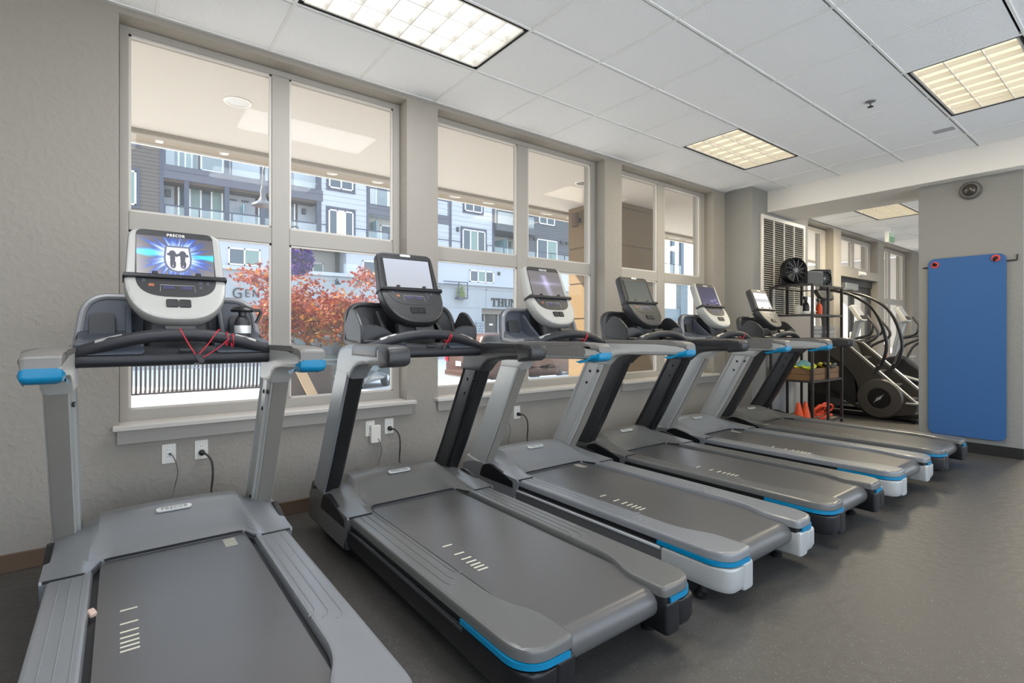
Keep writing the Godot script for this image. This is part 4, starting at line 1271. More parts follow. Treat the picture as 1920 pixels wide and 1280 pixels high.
func stair_climber() -> void:
	var x0 := 8.5
	var x1 := 9.16
	var t := thing("stair_climber", "big grey stair climber with curved rails beyond the rack", "stair climber", Vector3(x0, 0, 0))
	var dark := mat(c8(66, 62, 57), 0.5)
	var w := x1 - x0
	for s in [0.0, w]:
		var side := put("side_shell", cached("stsh%.1f" % s, func(g):
			g.prism(rpoly([Vector2(0.6, 1.1), Vector2(0.68, 1.06), Vector2(1.02, 0.72), Vector2(1.54, 0.24), Vector2(1.5, 0.12), Vector2(1.25, 0.06), Vector2(0.95, 0.06), Vector2(0.82, 0.2), Vector2(0.84, 0.46), Vector2(0.7, 0.72), Vector2(0.42, 0.9), Vector2(0.3, 1.05)], [0.03, 0.03, 0.08, 0.06, 0.06, 0.1, 0.12, 0.16, 0.16, 0.2, 0.1, 0.05], 5), along_x(), s - 0.03, s + 0.03, 0.012)), dark, t)
		put("edge_strip", cached("stedge%.1f" % s, func(g):
			g.tube([Vector3(s, 1.075, 0.66), Vector3(s, 0.735, 1.02), Vector3(s, 0.25, 1.53)], 0.018, 6)), M.steel, side)
		put("hand_rail", cached("strail%.1f" % s, func(g):
			g.tube(bend([Vector3(s, 1.9, 0.2), Vector3(s, 1.885, 0.38), Vector3(s, 1.76, 0.76), Vector3(s, 1.52, 1.03), Vector3(s, 1.1, 1.17), Vector3(s, 0.82, 1.13), Vector3(s, 0.66, 1.05)], 5), 0.022, 10)), M.black, t)
		put("rail_socket", cached("stsock%.1f" % s, func(g): g.tube([Vector3(s, 0.76, 1.09), Vector3(s, 0.62, 1.02)], 0.034, 10)), M.char, t)
	var hub := put("drive_cover", cached("sthub", func(g): g.lathe([[0.02, -0.03], [0.275, -0.03], [0.28, 0.0], [0.26, 0.03], [0.15, 0.04], [0.14, 0.028], [0.002, 0.03]], Transform3D(turned(0, 0, 90), Vector3(-0.035, 0.3, 1.1)), 36)), mat(c8(78, 74, 70), 0.45), t)
	put("hub_disc", cached("stdisc", func(g): g.lathe([[0.002, 0.0], [0.138, 0.0], [0.136, 0.008], [0.002, 0.012]], Transform3D(turned(0, 0, 90), Vector3(-0.062, 0.3, 1.1)), 30)), M.black, hub)
	put("dot_emblem", cached("stdots", func(g):
		for i in range(-4, 5):
			for j in range(-3, 4):
				var p := Vector2(i + (j % 2) * 0.5, j * 0.86)
				var e := Vector2(p.x * 0.7 - p.y * 0.7, p.x * 0.7 + p.y * 0.7)
				if absf(e.y) < 1.3 - absf(e.x) * 0.24 and absf(e.x) < 5:
					g.ball(Vector3(-0.075, 0.3 + (p.y * 0.6 - p.x * 0.35) * -0.024, 1.1 + p.x * 0.022), Vector3.ONE * 0.0088 * (1.2 - absf(e.x) * 0.14), 6)), M.plate, hub)
	for k in 5:
		put("step", cached("step", func(g):
			g.span(Vector3(0.035, 0, 0), Vector3(w - 0.035, 0.03, 0.24), 0.004)
			g.span(Vector3(0.035, -0.2, 0.205), Vector3(w - 0.035, 0.005, 0.22))), mat(c8(58, 55, 50), 0.6), t, Vector3(0, 0.83 - k * 0.19, 0.55 + k * 0.2))
	put("base_frame", cached("stbase", func(g):
		for s in [0.06, w - 0.06]:
			g.span(Vector3(s - 0.03, 0.02, 0.15), Vector3(s + 0.03, 0.07, 1.6), 0.008)
		g.span(Vector3(-0.08, 0.02, 1.46), Vector3(w + 0.08, 0.07, 1.54), 0.01)
		g.tube([Vector3(0.0, 0.46, 0.35), Vector3(0.0, 0.09, 0.92)], 0.022, 8)
		g.span(Vector3(0.05, 0.05, 0.12), Vector3(w - 0.05, 0.3, 0.4), 0.02)), M.black, t)
	put("front_shell", cached("stfront", func(g):
		g.prism(rpoly([Vector2(0.12, 0.3), Vector2(0.1, 0.95), Vector2(0.2, 1.1), Vector2(0.6, 1.09), Vector2(0.75, 0.7), Vector2(0.8, 0.2)], 0.06, 4), along_x(), 0.04, w - 0.04, 0.01)), mat(c8(40, 37, 33), 0.6), t)
	put("mast", cached("stmast", func(g): g.tube([Vector3(w / 2, 1.05, 0.3), Vector3(w / 2, 1.75, 0.22)], 0.05, 10)), M.char, t)
	put("console", cached("stcons", func(g): g.prism(rrect(0.5, 0.26, 0.06), Transform3D(turned(0, -28), Vector3(w / 2, 1.86, 0.24)), -0.05, 0.02, 0.015)), M.char, t)
	put("foot_pedal", cached("stped", func(g): g.span(Vector3(-0.06, 0.24, 1.4), Vector3(w * 0.4, 0.275, 1.62), 0.008)), M.steel, t)
	for s in [-0.03, w + 0.03]:
		put("leveller", cached("stlev", func(g): g.lathe([[0.002, 0], [0.03, 0], [0.03, 0.012], [0.012, 0.022], [0.012, 0.04]], Transform3D(), 12)), M.black, t, Vector3(s, 0, 1.5))

func elliptical(at: Vector3, label: String) -> void:
	var t := thing("elliptical_trainer", label, "elliptical trainer", at, 0, "elliptical trainers in the next room")
	put("base", cached("elbase", func(g):
		g.span(Vector3(-0.05, 0.03, 0.1), Vector3(0.05, 0.1, 1.7), 0.02)
		g.span(Vector3(-0.3, 0.02, 0.1), Vector3(0.3, 0.08, 0.2), 0.02); g.span(Vector3(-0.3, 0.02, 1.6), Vector3(0.3, 0.08, 1.7), 0.02)), M.char, t)
	put("drive_shell", cached("eldrive", func(g): g.prism(rpoly([Vector2(0.0, 0.1), Vector2(0.0, 0.75), Vector2(0.3, 0.82), Vector2(0.62, 0.5), Vector2(0.66, 0.1)], 0.12, 6), along_x(), -0.12, 0.12, 0.03)), M.black, t)
	put("mast", cached("elmast", func(g): g.tube([Vector3(0, 0.7, 0.16), Vector3(0, 1.0, 0.2), Vector3(0, 1.42, 0.3)], 0.055, 12)), M.steel, t)
	var cf := Transform3D(turned(0, -30), Vector3(0, 1.55, 0.33))
	put("console", cached("elcons", func(g): g.prism(rpoly([Vector2(-0.15, 0.18), Vector2(0.15, 0.18), Vector2(0.13, -0.14), Vector2(-0.13, -0.14)], 0.05, 5), cf, -0.07, 0.0, 0.015)), M.silver, t)
	put("screen", cached("elscr", func(g): g.prism(rrect(0.24, 0.17, 0.012, 3, Vector2(0, 0.07)), cf, -0.01, 0.004)), mat(c8(150, 152, 156), 0.25), t)
	put("key_panel", cached("elkeys", func(g): g.prism(rrect(0.22, 0.08, 0.03, 3, Vector2(0, -0.075)), cf, -0.01, 0.006)), M.black, t)
	for s in [-1.0, 1.0]:
		put("fixed_grip", cached("elfix%d" % s, func(g): g.tube(bend([Vector3(0, 1.12, 0.26), Vector3(s * 0.16, 1.14, 0.36), Vector3(s * 0.24, 1.2, 0.55), Vector3(s * 0.2, 1.36, 0.58)], 4), 0.02, 8)), M.black, t)
		put("moving_arm", cached("elarm%d" % s, func(g): g.tube(bend([Vector3(s * 0.3, 0.5, 0.2), Vector3(s * 0.3, 0.95, 0.36), Vector3(s * 0.3, 1.12, 0.62), Vector3(s * 0.28, 1.25, 0.66), Vector3(s * 0.24, 1.5, 0.5)], 4), 0.022, 8)), M.char, t)
		put("pedal_bar", cached("elped%d" % s, func(g): g.tube([Vector3(s * 0.3, 0.5, 0.2), Vector3(s * 0.28, 0.3, 0.9), Vector3(s * 0.2, 0.28, 1.5)], 0.03, 8)), M.steel, t)
		put("pedal", cached("elpedal%d" % s, func(g): g.span(Vector3(s * 0.2 - 0.08, 0.33, 0.95), Vector3(s * 0.2 + 0.08, 0.37, 1.3), 0.015)), M.black, t)

func next_room() -> void:
	var e := thing("exit_sign", "pale green exit sign hanging from the ceiling of the next room", "exit sign", Vector3(10.9, CEIL, 0.52), deg_to_rad(90))
	put("stem", cached("exstem", func(g): g.tube([Vector3(0, 0, 0), Vector3(0, -0.06, 0)], 0.012, 8)), M.white, e)
	put("case", cached("excase", func(g): g.span(Vector3(-0.03, -0.25, -0.16), Vector3(0.03, -0.06, 0.16), 0.008)), M.white, e)
	put("face", cached("exface", func(g): g.span(Vector3(-0.034, -0.235, -0.145), Vector3(-0.03, -0.075, 0.145))), mat(c8(172, 196, 176), 0.5), e)
	words("EXIT", 0.09, mat(c8(60, 130, 84), 0.5), e, Transform3D(turned(-90), Vector3(-0.035, -0.2, 0.0)), "lettering", false, true, 0.003)
	var v := thing("door_sensor", "small white motion sensor above the street door of the next room", "sensor", Vector3(11.1, 2.33, 0.0))
	put("shell", cached("sensor", func(g): g.prism(rpoly([Vector2(0, -0.05), Vector2(0.07, -0.02), Vector2(0.06, 0.03), Vector2(0, 0.05)], 0.015, 4), along_x(), -0.12, 0.12, 0.01)), M.white, v)
	var n := thing("notice_frame", "small framed notice on the dark door post of the next room", "notice", Vector3(10.9, 1.1, -0.09))
	put("frame", cached("notice", func(g): g.span(Vector3(-0.12, -0.15, 0), Vector3(0.12, 0.15, 0.012), 0.003)), M.black, n)
	put("sheet", cached("notice2", func(g): g.span(Vector3(-0.105, -0.135, 0.012), Vector3(0.105, 0.135, 0.014))), M.white, n)
	bottle("spray_bottle", "orange spray bottle on the next room's window sill, right one", Vector3(13.4, 0.71, -0.04), M.orange, 1.3)
	bottle("spray_bottle", "orange and white spray bottle on the next room's window sill, left one", Vector3(12.55, 0.71, -0.04), mat(c8(228, 120, 84), 0.5), 1.2)
	elliptical(Vector3(10.05, 0, 0.02), "silver elliptical trainer by the street door beyond the stair climber")
	elliptical(Vector3(11.35, 0, 0.3), "silver elliptical trainer mostly hidden behind the stair climber's rails")
	for k in 2:
		outlet([6.55, 6.8][k], 0.0, 3, ["pale outlet on the grey pier, left one by the last treadmill", "pale outlet on the grey pier, right one by the rack"][k])
		get_child(get_child_count() - 1).position = Vector3([6.52, 6.66][k], 0.42, 0.372)


# ---------- the street
const F := -25.0
const STREET := -0.5
const WALK := -0.2

func porch() -> void:
	var t := thing("porch_roof", "cream stucco porch ceiling with white fascia and brackets outside the windows", "porch roof")
	var stucco := bumpy(mat(c8(203, 198, 191), 0.9), noise_tex(31, 0.02, 4, true, 6.0), 0.7, 0.15)
	put("soffit", spanned(Vector3(-6, 3.25, -2.62), Vector3(16.5, 3.33, -0.3)), stucco, t)
	put("roof_deck", spanned(Vector3(-6, 3.5, -3.3), Vector3(16.5, 3.6, -0.3)), M.dark, t)
	put("beam", spanned(Vector3(-6, 3.2, -2.74), Vector3(16.5, 3.5, -2.62), 0.01), mat(c8(150, 141, 128), 0.7), t)
	put("beam_trim", spanned(Vector3(-6, 3.235, -2.8), Vector3(16.5, 3.27, -2.74), 0.006), M.white, t)
	put("eave_board", spanned(Vector3(-6, 3.325, -3.3), Vector3(16.5, 3.345, -2.8)), mat(c8(150, 136, 116), 0.7), t)
	put("fascia", spanned(Vector3(-6, 3.3, -3.34), Vector3(16.5, 3.52, -3.3), 0.004), M.white, t)
	for k in 26:
		put("bracket", cached("bracket", func(g): g.prism(rpoly([Vector2(-2.8, 3.325), Vector2(-2.8, 3.24), Vector2(-2.95, 3.25), Vector2(-3.12, 3.29), Vector2(-3.14, 3.325)], 0.01, 2), along_x(), -0.03, 0.03)), M.white, t, Vector3(-5.2 + k * 0.615, 0, 0))
	for k in 2:
		var d := thing("downlight", ["round recessed downlight in the porch ceiling outside the first window", "round recessed downlight in the porch ceiling outside the second window"][k], "downlight", Vector3([0.82, 4.98][k], 3.25, [-1.38, -1.26][k]), 0, "porch downlights")
		put("trim_ring", cached("dlring", func(g): g.lathe([[0.085, 0.004], [0.112, 0.003], [0.112, -0.006], [0.092, -0.008], [0.085, 0.004]], Transform3D(), 28)), M.white, d)
		put("reflector", cached("dlref", func(g): g.lathe([[0.002, -0.0005], [0.09, -0.0015], [0.09, -0.0045], [0.002, -0.0035]], Transform3D(), 28)), mat(c8(190, 190, 186), 0.25, 0.6), d)
	# the tan pier
	var p := thing("stone_pier", "tan smooth pier with dark joints standing outside the second and third windows", "pier", Vector3(5.86, 0, -1.6))
	var tan := mat(c8(116, 92, 55), 0.8)
	var y := WALK
	for k in 7:
		var y1: float = [0.28, 0.86, 1.44, 2.0, 2.58, 3.16, 3.25][k]
		put("block_course", spanned(Vector3(0, y + 0.012, -0.86), Vector3(1.32, y1 - 0.004, 0), 0.006), tan, p)
		y = y1
	put("core", spanned(Vector3(0.02, WALK, -0.84), Vector3(1.3, 3.25, -0.02)), mat(c8(96, 74, 50), 0.9), p)
	put("end_wall", spanned(Vector3(16.6, WALK, -5.5), Vector3(17.0, 3.25, -0.3)), stucco, t)
	var s := thing("wall_sconce", "dark cylinder wall light at the top of the tan pier", "wall light", Vector3(5.86, 3.02, -2.2))
	put("bracket", spanned(Vector3(-0.05, -0.03, -0.03), Vector3(0, 0.03, 0.03)), M.iron, s)
	put("cylinder", cached("sconcecyl", func(g): g.lathe([[0.002, 0.1], [0.055, 0.1], [0.06, 0.09], [0.06, -0.1], [0.052, -0.11], [0.05, -0.06], [0.002, -0.06]], Transform3D(Basis(), Vector3(-0.11, 0, 0)), 18)), mat(c8(88, 60, 36), 0.5), s)

func ground() -> void:
	struct("ground", spanned(Vector3(-40, STREET - 0.3, -90), Vector3(110, STREET, -8.9)), bumpy(mat(c8(206, 204, 200), 0.9), noise_tex(41, 0.2, 3, true, 3.0, 256), 0.6, 0.2))
	var c := thing("sidewalk", "pale concrete sidewalk slabs outside the windows, with a dark joint", "sidewalk")
	c.set_meta("kind", "structure")
	var conc := mat(c8(172, 168, 162), 0.9)
	put("joint_bed", spanned(Vector3(-12, STREET - 0.3, -8.9), Vector3(30, WALK - 0.05, -0.3)), mat(c8(60, 56, 52), 0.9), c)
	for i in 9:
		for j in 3:
			var z0: float = [-8.06, -4.2, -0.3][j]
			var z1: float = [-8.88, -8.02, -4.16][j]
			put("slab", spanned(Vector3(-12 + i * 4.5, WALK - 0.06, z1), Vector3(-12.02 + (i + 1) * 4.5, WALK, z0), 0.006), conc, c)
	struct("back_lot", spanned(Vector3(-30, -0.5, 5.65), Vector3(40, -0.15, 40)), mat(c8(226, 224, 220), 0.9))

func leaf_mesh(spikes: int, r: float) -> ArrayMesh:
	var g := Geo.new()
	for i in spikes:
		var a := PI * (i + 0.5) / spikes
		var d := Vector3(cos(a), sin(a) * 0.9 + 0.1, 0.0) * r * (1.0 if i == spikes / 2 else 0.85)
		var n := Vector3(-sin(a), cos(a), 0) * r * 0.16
		g.t(Vector3(0, 0, 0), d * 0.5 + n + Vector3(0, 0, r * 0.06), d + Vector3(0, 0, -r * 0.1))
		g.t(Vector3(0, 0, 0), d + Vector3(0, 0, -r * 0.1), d * 0.5 - n + Vector3(0, 0, r * 0.06))
	return g.done()

func leaves(called: String, parent: Node, mesh: Mesh, spots: Array, cols: Array, r: RandomNumberGenerator, size: float, m: Material) -> void:
	var mm := MultiMesh.new()
	mm.transform_format = MultiMesh.TRANSFORM_3D
	mm.use_colors = true
	mm.mesh = mesh
	mm.instance_count = spots.size()
	for i in spots.size():
		var b := Basis.from_euler(Vector3(r.randf_range(-1.3, 1.3), r.randf() * TAU, r.randf_range(-2.0, 2.0))).scaled(Vector3.ONE * size * r.randf_range(0.7, 1.25))
		mm.set_instance_transform(i, Transform3D(b, spots[i]))
		var c: Color = cols[r.randi() % cols.size()]
		mm.set_instance_color(i, c.srgb_to_linear() * r.randf_range(0.8, 1.15))
	var o := MultiMeshInstance3D.new()
	o.multimesh = mm
	o.material_override = m
	hang(o, called, parent)
	o.set_meta("kind", "stuff")

func leaf_material(back: Color) -> StandardMaterial3D:
	var m := mat(Color.WHITE, 0.6)
	m.vertex_color_use_as_albedo = true
	m.backlight_enabled = true
	m.backlight = back
	m.cull_mode = BaseMaterial3D.CULL_DISABLED
	return m

func maple() -> void:
	var at := Vector3(3.2, WALK, -7.9)
	var pot := thing("planter", "big rounded brown planter on the sidewalk under the maple", "planter", at)
	put("bowl", cached("planter", func(g):
		g.prism(rrect(0.98, 0.98, 0.16, 6), along_y(), 0.0, 0.66, 0.06)
		g.prism(rrect(1.04, 1.04, 0.18, 6), along_y(), 0.6, 0.7, 0.03)), mat(c8(58, 39, 29), 0.35), pot)
	put("soil", spanned(Vector3(-0.45, 0.69, -0.45), Vector3(0.45, 0.71, 0.45)), mat(c8(60, 46, 36), 0.95), pot)
	var t := thing("japanese_maple", "red and orange Japanese maple growing in the brown planter", "tree", at + Vector3(0.05, 0.7, 0))
	var r := RandomNumberGenerator.new()
	r.seed = 77
	var g := Geo.new()
	var tips := []
	var trunk := Vector3(0.0, 0.5, 0)
	g.tube(bend([Vector3(0, -0.02, 0), Vector3(-0.05, 0.25, 0.02), trunk]), 0.05, 8)
	for i in 17:
		var a := TAU * i / 17.0 + r.randf_range(-0.15, 0.15)
		var reach := r.randf_range(0.6, 1.0)
		var mid := trunk + Vector3(cos(a) * 0.75 * reach, r.randf_range(0.25, 0.8), sin(a) * 0.55 * reach)
		var end := trunk + Vector3(cos(a) * 1.62 * reach, r.randf_range(-0.05, 1.5), sin(a) * 1.05 * reach)
		g.tube(bend([trunk, mid, end], 4), [0.03, 0.028, 0.025, 0.022, 0.02, 0.014, 0.011, 0.008, 0.006], 6)
		for k in 6:
			var e := mid.lerp(end, 0.25 + 0.15 * k) + Vector3(r.randf_range(-0.28, 0.28), r.randf_range(-0.1, 0.34), r.randf_range(-0.28, 0.28))
			g.tube([mid.lerp(end, 0.1 + 0.15 * k), e], 0.006, 5)
			tips.append(e)
	put("branches", g, mat(c8(150, 104, 66), 0.8), t)
	var up := []
	var low := []
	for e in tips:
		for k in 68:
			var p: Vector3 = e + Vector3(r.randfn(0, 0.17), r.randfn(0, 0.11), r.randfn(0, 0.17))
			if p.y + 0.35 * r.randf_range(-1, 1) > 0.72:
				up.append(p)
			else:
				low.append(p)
	var lm := leaf_material(c8(90, 48, 20))
	var mesh := leaf_mesh(5, 1.0)
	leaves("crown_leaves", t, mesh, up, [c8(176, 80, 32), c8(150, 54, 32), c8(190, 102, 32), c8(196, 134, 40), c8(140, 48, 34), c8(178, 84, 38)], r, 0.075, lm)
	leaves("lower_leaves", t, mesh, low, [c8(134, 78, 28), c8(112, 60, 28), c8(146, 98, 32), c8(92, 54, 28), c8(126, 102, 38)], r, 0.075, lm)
	var b := thing("leaning_board", "pale pine board leaning against the brown planter", "board", Vector3(2.93, WALK, -7.2))
	put("plank", cached("plank", func(gg): gg.box(Vector3.ZERO, Vector3(0.19, 1.25, 0.04), 0.004, turned(0, -6, 24))), mat(c8(190, 160, 124), 0.7), b, Vector3(0, 0.6, 0))
	var f := thing("flower_tuft", "small trailing plant with yellow flowers at the planter's right foot", "plant", at + Vector3(0.75, 0.0, 0.3))
	var spots := []
	for k in 160:
		spots.append(Vector3(r.randfn(0.0, 0.1), 0.25 + absf(r.randfn(0, 0.2)), r.randfn(0, 0.1)))
	leaves("foliage", f, mesh, spots, [c8(120, 140, 40), c8(200, 180, 50), c8(90, 110, 50)], r, 0.05, leaf_material(c8(120, 130, 50)))
	put("stem", cached("tuftstem", func(gg):
		for k in 4:
			gg.tube([Vector3(0, 0, 0), Vector3(0.05 * (k - 1.5), 0.3, 0.03 * (k % 2)), Vector3(0.09 * (k - 1.5), 0.5, 0.02)], 0.008, 5)), mat(c8(90, 100, 50), 0.8), f)

func street_furniture() -> void:
	# slatted bench, back view
	var t := thing("slatted_bench", "brown slatted street bench seen from behind through the first window", "bench", Vector3(-0.35, WALK, -6.1))
	var br := mat(c8(50, 36, 29), 0.5, 0.2)
	var n := 46
	for k in n:
		put("slat", cached("benchslat", func(g):
			g.tube(bend([Vector3(0, 0.99, -0.1), Vector3(0, 0.975, 0.0), Vector3(0, 0.9, 0.02), Vector3(0, 0.68, -0.01), Vector3(0, 0.5, -0.05), Vector3(0, 0.46, -0.14), Vector3(0, 0.46, -0.5)], 3), 0.017, 6)), br, t, Vector3(0.02 + k * 0.0585, 0, 0))
	put("rail", cached("benchrail", func(g):
		g.span(Vector3(-0.02, 0.9, -0.005), Vector3(2.7, 0.94, 0.012)); g.span(Vector3(-0.02, 0.45, -0.12), Vector3(2.7, 0.475, -0.06))), br, t)
	for x in [-0.02, 2.7]:
		put("end_frame", cached("benchend", func(g):
			g.tube([Vector3(0, 0.98, -0.02), Vector3(0, 0.5, -0.05), Vector3(0, 0.0, 0.05)], 0.03, 6)
			g.tube([Vector3(0, 0.47, -0.05), Vector3(0, 0.47, -0.5), Vector3(0, 0.0, -0.52)], 0.03, 6)), br, t, Vector3(x, 0, 0))
	# lamp post
	var l := thing("street_lamp", "grey gooseneck street lamp behind the first window's middle post", "street lamp", Vector3(2.42, WALK, -7.0))
	var gm := mat(c8(88, 86, 86), 0.4, 0.4)
	put("pole", cached("lamppole", func(g): g.lathe([[0.002, 0.0], [0.13, 0.0], [0.13, 0.2], [0.08, 0.3], [0.055, 0.5], [0.05, 4.3], [0.03, 4.35], [0.002, 4.36]], Transform3D(), 14)), gm, l)
	put("gooseneck", cached("goose", func(g): g.tube(bend([Vector3(0, 4.28, 0), Vector3(-0.02, 4.55, 0), Vector3(-0.12, 4.68, 0), Vector3(-0.22, 4.6, 0), Vector3(-0.25, 4.4, 0), Vector3(-0.25, 4.2, 0)], 4), 0.024, 8)), gm, l)
	put("shade", cached("lampshade", func(g): g.lathe([[0.002, 4.22], [0.03, 4.22], [0.055, 4.12], [0.05, 4.02], [0.075, 3.95], [0.19, 3.87], [0.2, 3.84], [0.18, 3.85], [0.002, 3.9]], Transform3D(Basis(), Vector3(-0.25, 0, 0)), 20)), mat(c8(96, 94, 92), 0.4, 0.4), l)
	put("basket_arm", cached("barm", func(g): g.tube([Vector3(0, 3.5, 0), Vector3(0.38, 3.53, 0), Vector3(0.4, 3.46, 0)], 0.018, 6)), gm, l)
	var b := thing("hanging_basket", "hanging basket of purple petunias on the street lamp", "flower basket", Vector3(2.82, 2.78, -7.0))
	put("basket", cached("basket", func(g): g.lathe([[0.002, -0.22], [0.1, -0.2], [0.19, -0.1], [0.22, 0.02], [0.2, 0.02], [0.002, 0.0]], Transform3D(), 16)), mat(c8(60, 50, 40), 0.9), b)
	put("chains", cached("chains", func(g):
		for k in 3:
			g.tube([Vector3(cos(k * 2.1) * 0.21, 0.02, sin(k * 2.1) * 0.21), Vector3(0, 0.42, 0)], 0.005, 4)), gm, b)
	var r := RandomNumberGenerator.new()
	r.seed = 5
	var purple := []
	var green := []
	for k in 900:
		var d := Vector3(r.randfn(0, 1), r.randfn(0, 1), r.randfn(0, 1)).normalized()
		var p := Vector3(d.x * 0.27, d.y * 0.3 - 0.1, d.z * 0.27) * r.randf_range(0.85, 1.05)
		if p.y > 0.08:
			green.append(p)
		else:
			purple.append(p)
	leaves("petunias", b, leaf_mesh(5, 1.0), purple, [c8(56, 22, 116), c8(76, 34, 140), c8(40, 16, 84), c8(90, 46, 150), c8(160, 110, 190), c8(48, 20, 100)], r, 0.055, leaf_material(c8(60, 30, 110)))
	leaves("foliage", b, leaf_mesh(5, 1.0), green, [c8(150, 180, 50), c8(110, 150, 50), c8(190, 70, 90)], r, 0.055, leaf_material(c8(110, 140, 50)))

func car(called: String, label: String, at: Vector3, turn: float, paint: Material, kind: int, plate_text := "") -> void:   # along local x, front to +x; 0 SUV, 1 sedan, 2 pickup
	var t := thing(called, label, "car", at, deg_to_rad(turn))
	var ln: float = [4.7, 4.6, 5.4][kind]
	var h: float = [1.72, 1.45, 1.8][kind]
	var w := 0.92
	var x := ln / 2
	var belt: float = [1.08, 0.95, 1.12][kind]
	var lower := rpoly([Vector2(-x, 0.3), Vector2(-x - 0.02, 0.62), Vector2(-x + 0.04, belt), Vector2(x - 1.25, belt), Vector2(x - 0.2, belt - 0.2), Vector2(x, 0.62), Vector2(x, 0.3), Vector2(x - 0.62, 0.26), Vector2(x - 0.66, 0.5), Vector2(x - 0.8, 0.68), Vector2(x - 1.06, 0.68), Vector2(x - 1.2, 0.5), Vector2(x - 1.24, 0.26), Vector2(-x + 1.3, 0.26), Vector2(-x + 1.26, 0.5), Vector2(-x + 1.12, 0.68), Vector2(-x + 0.86, 0.68), Vector2(-x + 0.72, 0.5), Vector2(-x + 0.68, 0.26)], [0.06, 0.1, 0.12, 0.3, 0.25, 0.15, 0.06, 0.02, 0.1, 0.15, 0.15, 0.1, 0.02, 0.02, 0.1, 0.15, 0.15, 0.1, 0.02], 3)
	put("body", cached("carlow%d" % kind, func(g): g.prism(lower, Transform3D(), -w, w, 0.09)), paint, t)
	var cab: PackedVector2Array
	if kind == 0:
		cab = rpoly([Vector2(-x + 0.08, belt - 0.02), Vector2(-x + 0.35, h - 0.02), Vector2(0.35, h), Vector2(x - 1.3, belt - 0.02)], [0.05, 0.2, 0.4, 0.1], 4)
	elif kind == 1:
		cab = rpoly([Vector2(-x + 0.75, belt - 0.02), Vector2(-x + 1.45, h - 0.02), Vector2(0.1, h), Vector2(x - 1.25, belt - 0.02)], [0.1, 0.35, 0.4, 0.1], 4)
	else:
		cab = rpoly([Vector2(-0.3, belt - 0.02), Vector2(-0.2, h), Vector2(0.75, h), Vector2(x - 1.3, belt - 0.02)], [0.05, 0.12, 0.3, 0.1], 4)
	put("cabin", cached("carcab%d" % kind, func(g): g.prism(cab, Transform3D(), -w + 0.09, w - 0.09, 0.12)), paint, t)
	var gl := mat(c8(34, 40, 44), 0.08)
	var inner := Geo.inset(cab, 0.09)
	for s in [-1.0, 1.0]:
		put("side_glass", cached("carglass%d_%d" % [kind, s], func(g): g.prism(inner, Transform3D(), s * (w - 0.2), s * (w - 0.085), 0.01)), gl, t)
		put("pillar", cached("carpil%d_%d" % [kind, s], func(g): g.span(Vector3(-0.1, belt, s * (w - 0.12) - 0.03), Vector3(-0.02, h - 0.08, s * (w - 0.12) + 0.045))), paint, t)
		for e in [-x + 0.99, x - 0.93]:
			var wh := put("wheel", cached("wheel", func(g): g.lathe([[0.2, -0.1], [0.33, -0.1], [0.355, -0.06], [0.355, 0.06], [0.33, 0.1], [0.22, 0.1], [0.2, 0.06], [0.2, -0.1]], Transform3D(turned(0, 90), Vector3.ZERO), 26)), M.rubber, t, Vector3(e, 0.355, s * (w - 0.1)))
			put("rim", cached("rim", func(g):
				g.lathe([[0.002, -0.03], [0.2, -0.03], [0.2, 0.03], [0.002, 0.03]], Transform3D(turned(0, 90), Vector3.ZERO), 20)
				for k in 6:
					g.box(Vector3(0, 0, 0), Vector3(0.05, 0.42, 0.16), 0.01, turned(0, 0, k * 30.0))), M.chrome, wh)
	put("rear_glass", cached("carrg%d" % kind, func(g):
		var a: Vector2 = cab[2]; var b2: Vector2 = cab[7]
		var d := (b2 - a).normalized()
		var c := (a + b2) / 2
		g.box(Vector3(c.x - 0.012, c.y, 0), Vector3(0.03, (b2 - a).length() * 0.72, 1.3), 0.01, Basis(Vector3(-d.y, d.x, 0).normalized(), Vector3(d.x, d.y, 0), Vector3(0, 0, 1)))), gl, t)
	put("front_glass", cached("carfg%d" % kind, func(g):
		var a: Vector2 = cab[cab.size() - 3]; var b2: Vector2 = cab[cab.size() - 7]
		var d := (b2 - a).normalized()
		var c := (a + b2) / 2
		g.box(Vector3(c.x + 0.02, c.y, 0), Vector3(0.03, (b2 - a).length() * 0.9, 1.36), 0.01, Basis(Vector3(-d.y, d.x, 0).normalized(), Vector3(d.x, d.y, 0), Vector3(0, 0, 1)))), gl, t)
	for s in [-1.0, 1.0]:
		put("tail_light", cached("taill%d_%d" % [kind, s], func(g): g.span(Vector3(-x - 0.03, belt - 0.3, s * 0.8 - 0.1), Vector3(-x + 0.12, belt - 0.06, s * 0.8 + 0.09), 0.02)), mat(c8(150, 20, 24), 0.2), t)
		put("head_light", cached("headl%d_%d" % [kind, s], func(g): g.span(Vector3(x - 0.3, 0.66, s * 0.72 - 0.18), Vector3(x - 0.02, 0.8, s * 0.72 + 0.17), 0.04)), mat(c8(220, 224, 226), 0.1), t)
		put("mirror", cached("mirr%d_%d" % [kind, s], func(g): g.ball(Vector3(x - 1.65, belt + 0.06, s * (w + 0.06)), Vector3(0.06, 0.08, 0.1), 8)), paint, t)
	put("rear_bumper", cached("carrb%d" % kind, func(g): g.span(Vector3(-x - 0.07, 0.32, -w + 0.04), Vector3(-x + 0.12, 0.52, w - 0.04), 0.04)), paint if kind != 2 else M.chrome, t)
	put("grille", cached("cargr%d" % kind, func(g):
		for k in 4:
			g.span(Vector3(x - 0.06, 0.56 + k * 0.045, -0.4), Vector3(x + 0.012, 0.58 + k * 0.045, 0.4), 0.005)), mat(c8(60, 66, 80), 0.3, 0.4), t)
